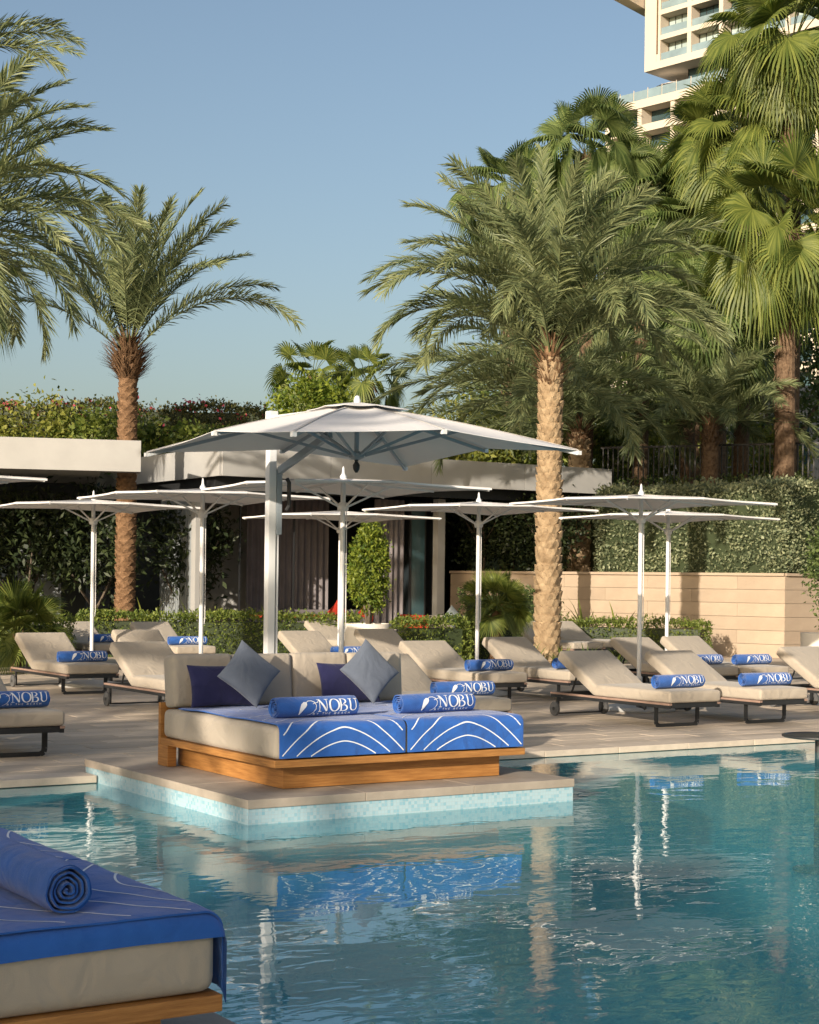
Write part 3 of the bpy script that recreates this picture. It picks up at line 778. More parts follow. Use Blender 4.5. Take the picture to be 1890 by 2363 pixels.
# ------------------------------------------------------------------ market parasols
def make_parasol():
    t = empty('parasol', (0, 0, 0))
    g = MB(); g.lathe([(.46, .003), (.47, .02), (.44, .055), (.20, .085), (.06, .10)], 28); shade_auto(g.build('base', CONC, t))
    g = MB(); g.lathe([(.045, .10), (.045, .42), (.036, .43)], 14); shade_auto(g.build('socket', WHITEM, t))
    g = MB(); g.tube([(0, 0, .40), (0, 0, 2.72)], .028, 14); shade_auto(g.build('pole', WHITEM, t))
    g = MB(); g.lathe([(.05, 2.36), (.062, 2.38), (.062, 2.43), (.036, 2.46)], 12); shade_auto(g.build('collar', WHITEM, t))
    g = MB(); g.lathe([(.036, 2.71), (.04, 2.745), (.018, 2.78), (.012, 2.84), (.003, 2.86)], 10); shade_auto(g.build('finial', WHITEM, t))
    Hs = 1.19; zr = 2.615; za = 2.725
    rim = []
    for k in range(8):
        a = k * math.pi / 4; s = 1 / max(abs(math.cos(a)), abs(math.sin(a)))
        rim.append(Vector((Hs * s * math.cos(a), Hs * s * math.sin(a), zr if k % 2 else zr + .03)))
    V = []; F = []; nr = 6; ns = 6; N_ = 8 * ns
    for layer in (0, 1):
        for r_ in range(nr + 1):
            f_ = .05 + .95 * r_ / nr
            for k in range(N_):
                i, j = divmod(k, ns); q = j / ns
                p = rim[i].lerp(rim[(i + 1) % 8], q)
                sag = .030 * math.sin(math.pi * q) * math.sin(math.pi * min(f_, .9)) 
                pin = .035 * math.sin(math.pi * q) * f_ ** 3
                x, y = p.x * f_ * (1 - pin), p.y * f_ * (1 - pin)
                z = za + (p.z - za) * (f_ ** .85) - sag - layer * .004
                V.append((x, y, z))
    S = (nr + 1) * N_
    for r_ in range(nr):
        for k in range(N_):
            a = r_ * N_ + k; b = r_ * N_ + (k + 1) % N_
            F.append((a, a + N_, b + N_, b)); F.append((S + b, S + b + N_, S + a + N_, S + a))
    for k in range(N_):
        a = nr * N_ + k; b = nr * N_ + (k + 1) % N_; F.append((a, S + a, S + b, b))
    F.append(tuple(range(N_)))
    g = MB(); g.v = V; g.f = F; cn = g.build('canopy', CANVAS, t); shade_auto(cn, 25)
    for k in range(8):
        g = MB(); p = rim[k]; zf = lambda f_: za + (p.z - za) * (f_ ** .85) + .0025
        for f0, f1 in ((.05, .2), (.2, .45), (.45, .72), (.72, .99)): g.bar((p.x * f0, p.y * f0, zf(f0)), (p.x * f1, p.y * f1, zf(f1)), .022, .003)
        g.build('seam', SEAM, cn)
    g = MB(); loop = [rim[k // 3].lerp(rim[(k // 3 + 1) % 8], (k % 3) / 3) for k in range(24)]
    loop = [Vector((v.x * (1 - .035 * math.sin(math.pi * (k % 3) / 3)), v.y * (1 - .035 * math.sin(math.pi * (k % 3) / 3)), v.z - .012)) for k, v in enumerate(loop)]
    for k in range(24): g.bar(loop[k], loop[(k + 1) % 24], .005, .020)
    g.build('hem', CANVAS, cn)
    for k in range(8):
        p = rim[k]
        g = MB(); g.bar((p.x * .03, p.y * .03, za - .035), (p.x * .985, p.y * .985, p.z - .022), .016, .024); r_ = g.build('rib', WHITEM, t)
        if k % 2: continue
        g = MB(); m_ = p * .50; g.bar((p.x * .035, p.y * .035, 2.405), (m_.x, m_.y, za + (p.z - za) * .50 - .035), .015, .020); g.build('strut', WHITEM, r_)
    g = MB(); g.tube([(.04, -.01, 2.40), (.045, -.012, 1.1), (.035, -.01, 1.02)], .006, 6); g.build('cord', CANVAS, t)
    return t
PAR = [(9.34, 23.26, 'flat white parasol at the left, above the left lounger'), (9.23, 19.36, 'flat white parasol second from the left, left of the big mast'), (9.44, 16.21, 'flat white parasol behind the hub of the big cantilever parasol'),
       (13.84, 23.84, 'lower flat white parasol in front of the cabana behind the centre pole'), (13.61, 19.57, 'flat white parasol just right of the cabana column'), (13.91, 16.42, 'higher front parasol of the right pair before the tall hedge'),
       (17.32, 19.80, 'lower rear parasol of the right pair before the tall hedge'), (5.08, 18.07, 'parasol tip entering at the left edge under the roof fascia')]
p0 = make_parasol()
for i, (a, b, lab) in enumerate(PAR):
    o = p0 if i == 0 else copy_tree(p0)
    o.location = P(a, b); o.rotation_euler = (0, 0, TH + R(random.uniform(-2.5, 2.5))); tag(o, lab, 'parasol', 'flat market parasols between the loungers')

# ------------------------------------------------------------------ big cantilever parasol
def big_parasol():
    t = thing('cantilever_parasol', 'large off white cantilever parasol on a white side mast behind the daybed', 'parasol', P(8.03, 13.55))
    MY = 1.66
    g = MB(); g.box(-.5, .5, MY - .5, MY + .5, .004, .09); g.build('base', CONC, t, bevel=.01)
    g = MB(); g.box(-.062, .020, MY - .045, MY + .045, .09, 3.28); g.build('mast', WHITEM, t, bevel=.008)
    g = MB(); g.box(.040, .062, MY - .03, MY + .02, .12, 2.72); g.build('guide_rail', WHITEM, t, bevel=.003)
    g = MB(); g.box(-.068, .026, MY - .05, MY + .05, 3.18, 3.30); g.build('mast_cap', WHITEM, t, bevel=.006)
    g = MB(); g.box(.024, .085, MY - .05, MY + .04, 2.05, 2.72); g.build('slider', GREYM, t, bevel=.006)
    g = MB(); g.tube([(.125, MY - .07, 2.30), (.14, MY - .09, 2.34), (.14, MY - .09, 2.58), (.125, MY - .07, 2.62)], .022, 8); g.build('handle', DARKM, t)
    g = MB(); g.bar((.05, MY - .06, 2.70), (.03, .55, 3.00), .045, .07); g.build('arm', GREYM, t)
    g = MB(); g.bar((-.02, MY - .05, 3.22), (0, .12, 3.20), .05, .06); g.build('boom', WHITEM, t)
    Hs = 1.47; zc = 2.80; zm = 2.905; za = 3.22
    rim = []
    for k in range(8):
        a = k * math.pi / 4; s = 1 / max(abs(math.cos(a)), abs(math.sin(a)))
        rim.append(Vector((Hs * s * math.cos(a), Hs * s * math.sin(a), zc if k % 2 else zm)))
    def sheet(f0, f1, dz, nr, sagk, name, m):
        V = []; F = []; ns = 8; N_ = 8 * ns
        for layer in (0, 1):
            for r_ in range(nr + 1):
                f_ = f0 + (f1 - f0) * r_ / nr
                for k in range(N_):
                    i, j = divmod(k, ns); q = j / ns
                    p = rim[i].lerp(rim[(i + 1) % 8], q)
                    sag = sagk * math.sin(math.pi * q) * math.sin(math.pi * min(1, f_ * .95))
                    pin = .02 * math.sin(math.pi * q) * f_ ** 3
                    z = za + (p.z - za) * (f_ ** 1.25) - sag - layer * .004 + dz
                    V.append((p.x * f_ * (1 - pin), p.y * f_ * (1 - pin), z))
        S = (nr + 1) * N_
        for r_ in range(nr):
            for k in range(N_):
                a = r_ * N_ + k; b = r_ * N_ + (k + 1) % N_
                F.append((a, a + N_, b + N_, b)); F.append((S + b, S + b + N_, S + a + N_, S + a))
        for k in range(N_):
            a = nr * N_ + k; b = nr * N_ + (k + 1) % N_; F.append((a, S + a, S + b, b))
        if f0 < .03: F.append(tuple(range(N_)))
        g = MB(); g.v = V; g.f = F; o = g.build(name, m, t); shade_auto(o, 25); return o
    bc = sheet(.10, 1.0, 0, 9, .030, 'canopy', CANVAS)
    for k in range(8):
        g = MB(); p = rim[k]; zf = lambda f_: za + (p.z - za) * (f_ ** 1.25) + .003; fs_ = [.2, .36, .52, .68, .84, .995]
        for f0, f1 in zip(fs_[:-1], fs_[1:]): g.bar((p.x * f0, p.y * f0, zf(f0)), (p.x * f1, p.y * f1, zf(f1)), .026, .003)
        g.build('seam', SEAM, bc)
    v = sheet(.02, .235, .035, 3, .012, 'vent', CANVAS)
    g = MB(); g.lathe([(.03, za + .025), (.034, za + .05), (.022, za + .09), (.004, za + .10)], 10); shade_auto(g.build('finial', WHITEM, t))
    g = MB(); g.lathe([(.03, 2.72), (.075, 2.74), (.075, 2.78), (.03, 2.80)], 14); hb = shade_auto(g.build('hub', GREYM, t))
    g = MB(); g.tube([(0, 0, 2.78), (0, 0, za - .02)], .022, 10); g.build('hub_post', GREYM, t)
    g = MB(); g.lathe([(.012, 2.60), (.03, 2.63), (.034, 2.67), (.016, 2.70), (.02, 2.72)], 10); shade_auto(g.build('hub_knob', DARKM, hb))
    for k in range(8):
        p = rim[k]
        a_ = Vector((p.x * .03, p.y * .03, za - .05)); m_ = Vector((p.x * .5, p.y * .5, za + (p.z - za) * .5 ** 1.25 - .045)); e_ = Vector((p.x * .99, p.y * .99, p.z - .028))
        g = MB(); g.bar(a_, m_, .02, .032); g.bar(m_, e_, .02, .030); r_ = g.build('rib', GREYM, t)
        g = MB(); g.bar((p.x * .04, p.y * .04, 2.76), m_, .018, .026); g.build('strut', GREYM, r_)
        g = MB(); g.box(-.02, .02, -.02, .02, -.018, .018, Matrix.Translation((p.x * .997, p.y * .997, p.z - .025))); g.build('tip', WHITEM, r_)
    return t
big_parasol()

# ------------------------------------------------------------------ low black table in the pool at the right
t = thing('pool_table', 'small round black table rising from the water at the right edge', 'table', P(12.52, 12.02, -1.24))
g = MB(); g.lathe([(.34, 1.325), (.36, 1.335), (.36, 1.352), (.33, 1.356), (.32, 1.345), (.01, 1.345)], 30); shade_auto(g.build('top', DARKM, t))
g = MB(); g.tube([(0, 0, .02), (0, 0, 1.335)], .035, 12); g.build('stem', DARKM, t)
g = MB(); g.lathe([(.24, .0), (.24, .02), (.05, .035)], 24); g.build('foot', DARKM, t)

# ------------------------------------------------------------------ pavilions with white roof fascias
def slab_panels(parent, x0, x1, y, z0, z1, n, m, thick=.05):
    w = (x1 - x0) / n
    g = MB(); g.box(.004, w - .004, -thick, 0, z0, z1); me = g.mesh('fascia_panel', bevel=.004); me.materials.append(m)
    for k in range(n):
        o = mobj('fascia_panel', me, None, parent); o.location = (x0 + k * w, y, 0)
lp = thing('left_pavilion', 'low pavilion with white roof fascia at the left edge', 'pavilion', (-5.72, 35.8, 0), R(12))
g = MB(); g.box(-12, -.80, .0, 7.0, 3.86, 4.42); g.build('roof', PLASTER, lp)
g = MB(); g.box(-.798, -.05, .0, .90, 3.86, 4.42); g.build('roof_corner', PLASTER, lp)
slab_panels(lp, -12, 0, 0, 3.83, 4.49, 4, PLASTER)
g = MB(); g.box(-.048, 0.0, .004, .92, 3.83, 4.49); g.build('fascia_end', PLASTER, lp)
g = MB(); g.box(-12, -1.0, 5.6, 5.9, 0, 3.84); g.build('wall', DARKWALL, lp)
g = MB(); g.box(-2.6, -1.6, 4.3, 4.5, 0, 3.0); g.build('partition', SCREENM, lp)
for x in (-9.5, -6.0):
    g = MB(); g.box(x, x + 2.2, 5.50, 5.585, .3, 2.6); w_ = g.build('window', HOTELG, lp)
    g = MB()
    for xa in (x - .05, x + 1.08, x + 2.2): g.box(xa, xa + .05, 5.47, 5.58, .25, 2.65)
    g.build('window_frame', DARKM, w_)

cb = thing('cabana', 'open fronted cabana with white roof fascia and grey curtains', 'cabana', P(16.4, 33.42))
g = MB(); g.box(.0, 10.90, .05, 7.5, 3.88, 4.44); g.build('roof', PLASTER, cb)
slab_panels(cb, 0, 10.94, .05, 3.85, 4.49, 4, PLASTER)
g = MB(); g.box(-.05, 0, 0.052, 7.5, 3.85, 4.49); g.build('fascia_side', PLASTER, cb)
g = MB(); g.box(10.9, 10.95, 0.054, 7.5, 3.85, 4.49); g.build('fascia_side', PLASTER, cb)
g = MB(); g.box(.12, 10.8, .6, .75, 3.62, 3.87); g.box(.12, .3, .75, 7.3, 3.62, 3.87); g.build('soffit_beam', DARKM, cb)
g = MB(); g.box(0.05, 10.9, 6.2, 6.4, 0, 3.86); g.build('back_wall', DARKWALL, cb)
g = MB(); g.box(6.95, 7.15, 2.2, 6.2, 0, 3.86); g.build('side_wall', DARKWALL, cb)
for x, y, w_, d_ in ((.10, 1.55, .22, .22), (6.66, 1.5, .22, .22)):
    g = MB(); g.box(x, x + w_, y, y + d_, 0, 3.63); g.build('column', PLASTER, cb, bevel=.01)
sm = MB(); sm.box(0, .05, 0, .085, 0, 3.6); sme = sm.mesh('screen_slat', bevel=.006); sme.materials.append(SCREENM)
for k in range(14):
    o = mobj('screen_slat', sme, None, cb); o.location = (.14 + .002 * k, 1.85 + k * .125, 0.005)
g = MB(); g.box(.20, .23, 1.8, 3.7, 0, 3.6); g.build('screen_back', SCREENM, cb)
def curtain(parent, x0, x1, y, z0, z1, seed):
    rr = random.Random(seed); n = int((x1 - x0) / .03); V = []; F = []
    for i in range(n + 1):
        x = x0 + (x1 - x0) * i / n; d = .05 * math.sin(i * 1.05 + rr.uniform(-.3, .3))
        V += [(x, y + d, z0), (x, y + d, z1)]
        if i: F.append((2 * i - 2, 2 * i, 2 * i + 1, 2 * i - 1))
    g = MB(); g.v = V; g.f = F; o = g.build('curtain', CURTAIN, parent, smooth=True); return o
curtain(cb, 2.6, 4.9, 3.9, .02, 3.6, 1); curtain(cb, 5.25, 5.75, 2.2, .02, 3.6, 2); curtain(cb, 5.75, 6.15, 2.2, .02, 3.6, 3)
g = MB(); g.box(6.2, 6.6, 2.0, 2.03, .02, 3.55); dd = g.build('glass_door', HOTELG, cb)
g = MB(); g.box(6.17, 6.2, 1.98, 2.05, .02, 3.6); g.box(6.6, 6.63, 1.98, 2.05, .02, 3.6); g.build('door_frame', DARKM, dd)
g = MB(); g.box(1.55, 1.58, 2.2, 2.25, .02, 3.6); g.box(3.0, 3.03, 2.2, 2.25, .02, 3.6); g.build('glazing_post', DARKM, cb)
so = thing('cabana_sofa', 'low dark sofa inside the cabana behind the clipped hedge', 'sofa', P(19.0, 36.0))
g = MB(); g.box(0, 3.4, 0, .9, .08, .45); g.build('seat', CURTAIN, so, bevel=.03)
g = MB(); g.box(0, 3.4, .72, .92, .45, .85); g.build('backrest', CURTAIN, so, bevel=.03)
RP = pillow_mesh('pillow', .46, .46, .15, RED); MP = pillow_mesh('pillow', .42, .42, .14, MINT)
put_pillow('red_pillow', RP, 'red pillow on its corner in the cabana, left of the pair', P(19, 36), TH, 2.2, .58, .78, 12, 45, group='red cabana pillows')
put_pillow('red_pillow', RP, 'red pillow on its corner in the cabana, right of the pair', P(19, 36), TH, 3.1, .58, .78, 12, 45, group='red cabana pillows')
ct = thing('cabana_table', 'low red topped table behind the clipped hedge in the cabana', 'table', P(18.2, 34.9))
g = MB(); g.box(0, 2.4, 0, .7, .70, .76); g.build('top', RED, ct, bevel=.01)
for x, y in ((.1, .1), (2.2, .1), (.1, .5), (2.2, .5)):
    g = MB(); g.box(x, x + .08, y, y + .08, .0, .70); g.build('leg', DARKM, ct)
sb = thing('outdoor_sofa', 'white outdoor sofa end with red arm beside the cabana column', 'sofa', P(21.6, 33.0))
g = MB(); g.box(0, 2.6, 0, .9, .06, .44); g.build('seat', BEIGE, sb, bevel=.04)
g = MB(); g.box(0.25, 2.6, .72, .95, .44, .78); g.build('backrest', BEIGE, sb, bevel=.04)
g = MB(); g.box(-.28, -.01, 0, .9, .06, .80); g.build('arm', RED, sb, bevel=.03)
for k, x in enumerate((1.05, 1.9, 2.35)):
    put_pillow('pale_pillow', MP, 'pale %s pillow on its corner on the outdoor sofa, %s' % (('mint', 'mint', 'mint')[k], ('leftmost', 'middle one', 'rightmost')[k]), P(21.6, 33.0), TH, x, .60, .74, 12, 45, group='pale sofa pillows')

rp_ = thing('rear_shade_block', 'unseen block added behind the camera to shade the close daybed', 'pavilion', (-8.7, -10, 0), 0)  # added building shape out of view, sized to cast shade on the near daybed
g = MB(); g.box(-12, 0, -6, 0, 0, 5.5); g.build('wall', SCREENM, rp_)
g = MB(); g.box(-12.3, .3, -6.3, .4, 5.5, 6.1); g.build('roof', PLASTER, rp_)
for k in range(3):
    g = MB(); g.box(-11 + 3.5 * k, -8.6 + 3.5 * k, .004, .06, .1, 3.2); g.build('window', HOTELG, rp_)
# back terrace behind the left pavilion carrying the flowering hedge
g = MB(); g.box(-16, -3.6, 43.2, 46, -.1, 4.55); structure(g.build('rear_terrace', PLASTER))

# ------------------------------------------------------------------ foliage
def unit(v): return v / np.maximum(np.linalg.norm(v, axis=1, keepdims=True), 1e-6)
def leaf_cloud(name, pts, nrm, size, m, parent=None, aspect=.5, align=.6, seed=0, droop=.0):
    r = np.random.default_rng(seed); n = len(pts)
    d = unit(nrm * align + r.normal(size=(n, 3)) * .7 + np.array([0, 0, -droop]))
    s = unit(np.cross(d, r.normal(size=(n, 3)))); u = np.cross(s, d)
    L_ = size * r.uniform(.6, 1.25, (n, 1)); w = L_ * aspect * r.uniform(.8, 1.2, (n, 1)) / 2
    b = pts - d * L_ * .4; t = pts + d * L_ * .6 - u * L_ * .12; c = pts + u * w * .35
    V = np.stack([b, c + s * w, t, c - s * w], 1).reshape(-1, 3)
    F = np.arange(n * 4).reshape(-1, 4)
    return mobj(name, mesh_np(name, V, F4=F), m, parent)
def wavy(p, k=1.0, seed=0):
    return (np.sin(p[:, 0] * 2.1 * k + seed) * np.sin(p[:, 1] * 2.7 * k + 1.3 * seed) * np.sin(p[:, 2] * 2.4 * k + .7) + .6 * np.sin(p[:, 0] * 5.3 * k + 2) * np.sin(p[:, 1] * 4.7 * k) * np.sin(p[:, 2] * 5.9 * k + seed))
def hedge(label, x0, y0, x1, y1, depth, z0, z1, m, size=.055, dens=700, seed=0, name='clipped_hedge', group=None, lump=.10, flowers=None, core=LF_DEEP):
    """hedge along the line (x0,y0)-(x1,y1), depth measured to the far side"""
    dx, dy = x1 - x0, y1 - y0; L_ = math.hypot(dx, dy); rz = math.atan2(dy, dx); h = z1 - z0
    t = thing(name, label, 'hedge', (x0, y0, z0), rz, group)
    r = np.random.default_rng(seed)
    P_ = []; N_ = []
    for area, ax in ((L_ * h, 'f'), (L_ * depth, 't'), (depth * h, 'l'), (depth * h, 'r'), (L_ * h * .3, 'b')):
        n = int(area * dens); a = r.uniform(0, 1, n); b = r.uniform(0, 1, n); o = np.zeros(n)
        if ax == 'f': p = np.stack([a * L_, o, b * h], 1); q = (0, -1, .15)
        if ax == 't': p = np.stack([a * L_, b * depth, o + h], 1); q = (0, 0, 1)
        if ax == 'l': p = np.stack([o, a * depth, b * h], 1); q = (-1, 0, .1)
        if ax == 'r': p = np.stack([o + L_, a * depth, b * h], 1); q = (1, 0, .1)
        if ax == 'b': p = np.stack([a * L_, o + depth, b * h], 1); q = (0, 1, .1)
        P_.append(p); N_.append(np.tile(np.array(q, float), (n, 1)))
    p = np.concatenate(P_); nn = np.concatenate(N_)
    p = p + nn * (wavy(p, 1.0, seed)[:, None] * lump + r.normal(size=(len(p), 1)) * size * .7 - np.abs(r.normal(size=(len(p), 1))) * size * .5)
    keep = wavy(p * 1.7 + 3, 1.0, seed + 4) + r.normal(size=len(p)) * .25 > -.62
    p, nn = p[keep], nn[keep]
    leaf_cloud('foliage', p, nn, size, m, t, seed=seed + 1)
    tips = (nn[:, 2] > .9) | (r.uniform(size=len(p)) < .10)
    pt = p[tips][::3]; leaf_cloud('foliage', pt + nn[tips][::3] * size * .3, nn[tips][::3], size * 1.1, m, t, aspect=.5, align=.8, seed=seed + 9)
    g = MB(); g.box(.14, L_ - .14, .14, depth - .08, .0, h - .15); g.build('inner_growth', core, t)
    if flowers:
        fm, nf, fs = flowers
        i = r.choice(len(p), nf); c = p[i] + nn[i] * .03
        c = np.repeat(c, 5, 0) + r.normal(size=(nf * 5, 3)) * fs * .8
        leaf_cloud('blossom', c, np.repeat(nn[i], 5, 0), fs, fm, t, aspect=.8, seed=seed + 2)
    return t
def blob_points(n, c, rad, clumps, seed, shell=.6, spread=.33):
    r = np.random.default_rng(seed); c = np.array(c, float); rad = np.array(rad, float)
    d = unit(r.normal(size=(clumps, 3))); k = r.uniform(shell, 1.0, (clumps, 1)); cc = d * k
    i = r.integers(0, clumps, n); off = r.normal(size=(n, 3)) * spread * .55
    q = cc[i] + off; nn = unit(off + d[i] * .25)
    return c + q * rad, nn
def tree(label, x, y, z0, crown_c, rad, n, size, m, trunk_pts, trunk_r, seed, name='broadleaf_tree', group=None, clumps=60, bark=WOODG, cat='tree', aspect=.5, shell=.55, spread=.33, flowers=None, droop=0.0):
    t = thing(name, label, cat, (x, y, z0), 0, group)
    p, nn = blob_points(n, crown_c, rad, clumps, seed, shell, spread)
    leaf_cloud('crown', p, nn, size, m, t, aspect=aspect, seed=seed, droop=droop)
    if trunk_pts:
        g = MB()
        for k, tp in enumerate(trunk_pts):
            mm = len(tp); g.tube(tp, [trunk_r * (1 - .6 * i / max(1, mm - 1)) * (1 if k == 0 else .65) for i in range(mm)], 8)
        g.build('trunk', bark, t, smooth=True)
    if flowers:
        fm, nf, fs = flowers; r = np.random.default_rng(seed + 5); i = r.choice(len(p), nf)
        c = np.repeat(p[i], 5, 0) + r.normal(size=(nf * 5, 3)) * fs * .5
        leaf_cloud('blossom', c, np.repeat(nn[i], 5, 0), fs, fm, t, aspect=.8, seed=seed + 2)
    return t
def limbs(h, n, spread, seed, base=.0):
    rr = random.Random(seed); out = []
    out.append([(0, 0, base), (.05, 0, h * .35), (.0, .05, h * .7), (.05, 0, h)])
    for k in range(n):
        a = rr.uniform(0, 6.28); z = h * rr.uniform(.25, .6); s = spread * rr.uniform(.6, 1)
        out.append([(0.02, 0, z), (s * .5 * math.cos(a), s * .5 * math.sin(a), z + h * .2), (s * math.cos(a), s * math.sin(a), z + h * .45)])
    return out

# ------------------------------------------------------------------ palms
def frond_arrays(az, e0, L_, droop, seed, leaf=.45, n=60, sway=0.0, width=.030, twist=.0, vee=.55, bare=.13):
    r = np.random.default_rng(seed)
    m = 26; s = np.linspace(0, 1, m)
    el = e0 - droop * s ** 1.5; azs = az + sway * s ** 2
    T = np.stack([np.cos(el) * np.cos(azs), np.cos(el) * np.sin(azs), np.sin(el)], 1)
    p = np.concatenate([[[0, 0, 0]], np.cumsum(T[:-1] * L_ / (m - 1), 0)])
    Sd = np.stack([-np.sin(azs), np.cos(azs), 0 * s], 1); Nn = np.cross(Sd, T); Nn *= -1
    Nn = np.cross(T, Sd); Nn = np.where(Nn[:, 2:3] < 0, -Nn, Nn) if abs(droop) < 1.0 and e0 < 1.4 else -np.cross(Sd, T)
    Nn = -np.cross(Sd, T)
    Nn = np.cross(T, Sd)
    tw = twist * s[:, None]; S2 = Sd * np.cos(tw) + Nn * np.sin(tw); N2 = Nn * np.cos(tw) - Sd * np.sin(tw)
    V = []; F3 = []; F4 = []
    rad = np.interp(s, [0, .1, 1], [.030, .018, .003])
    ring = [(1, 0), (-.5, .87), (-.5, -.87)]
    RV = np.stack([p + S2 * (a * rad[:, None]) + N2 * (b * rad[:, None]) for a, b in ring], 1).reshape(-1, 3)
    V.append(RV)
    for i in range(m - 1):
        for k in range(3):
            F4.append((3 * i + k, 3 * i + (k + 1) % 3, 3 * i + 3 + (k + 1) % 3, 3 * i + 3 + k))
    si = bare + (1 - bare) * np.linspace(0, 1, n) ** .92
    si = np.repeat(si, 2); sd = np.tile([1., -1.], n)
    si = np.clip(si + r.normal(size=2 * n) * .003, 0, 1)
    ip = lambda A_: np.stack([np.interp(si, s, A_[:, k]) for k in range(3)], 1)
    p0, t0, s0, n0 = ip(p), unit(ip(T)), unit(ip(S2)), unit(ip(N2))
    q = np.clip((si - bare) / (1 - bare), 0, 1)
    ln = leaf * np.minimum(1, .35 + q / .18 * .65) * (1 - .50 * q ** 2.5) * r.uniform(.82, 1.12, 2 * n)
    al = np.radians(60 - 34 * q + r.normal(size=2 * n) * 8); be = vee * r.uniform(-.1, 1.9, 2 * n) * (1 - .3 * q)
    d = t0 * np.cos(al)[:, None] + s0 * (sd * np.sin(al) * np.cos(be))[:, None] + n0 * (np.sin(al) * np.sin(be))[:, None]
    w = unit(np.cross(d, n0 + .5 * r.normal(size=(2 * n, 3)))) * (width * r.uniform(.8, 1.15, (2 * n, 1)) * .5)
    l1 = ln[:, None]
    mid = p0 + d * l1 * .5; tip = p0 + d * l1; tip[:, 2] -= ln * r.uniform(.04, .22, 2 * n); mid[:, 2] += 0
    LV = np.stack([p0 - w * .5, p0 + w * .5, mid + w, mid - w, tip], 1).reshape(-1, 3)
    b0 = len(RV) + 5 * np.arange(2 * n)
    F4 = np.concatenate([np.array(F4), np.stack([b0, b0 + 1, b0 + 2, b0 + 3], 1)])
    F3 = np.stack([b0 + 3, b0 + 2, b0 + 4], 1)
    return np.concatenate([RV, LV]), F3, F4
def boots(H, r0, r1, rowh, per, seed, prot=.035, z0=0.0, lean=(0, 0)):
    """overlapping cut leaf bases spiralling up a palm trunk"""
    rr = random.Random(seed); V = []; F = []
    n = int((H - z0) / rowh)
    for i in range(n):
        z = z0 + i * rowh; k = z / H; r_ = r0 + (r1 - r0) * k
        for j in range(per):
            a = (j + .5 * (i % 2)) * 2 * math.pi / per + rr.uniform(-.06, .06); wd = math.pi / per * rr.uniform(1.02, 1.3); h = rowh * rr.uniform(1.2, 1.6)
            pr = prot * rr.uniform(.6, 1.3); zz = z + rr.uniform(-.2, .2) * rowh
            def pt(da, rad, z_): return ((rad) * math.cos(a + da) + lean[0] * z_ / H, rad * math.sin(a + da) + lean[1] * z_ / H, z_)
            b = len(V)
            V += [pt(-wd * .75, r_ - .012, zz), pt(wd * .75, r_ - .012, zz), pt(wd, r_ + pr * .6, zz + h * .75), pt(wd * .45, r_ + pr, zz + h), pt(-wd * .45, r_ + pr, zz + h), pt(-wd, r_ + pr * .6, zz + h * .75),
                  pt(-wd * .7, r_ - .02, zz + h * .9), pt(wd * .7, r_ - .02, zz + h * .9), pt(0, r_ + pr * .75, zz + h * .45)]
            F += [(b, b + 1, b + 8), (b + 1, b + 2, b + 8), (b + 2, b + 3, b + 8), (b + 3, b + 4, b + 8), (b + 4, b + 5, b + 8), (b + 5, b, b + 8), (b + 5, b + 4, b + 6), (b + 4, b + 3, b + 7), (b + 4, b + 7, b + 6), (b + 3, b + 2, b + 7)]
    return V, F
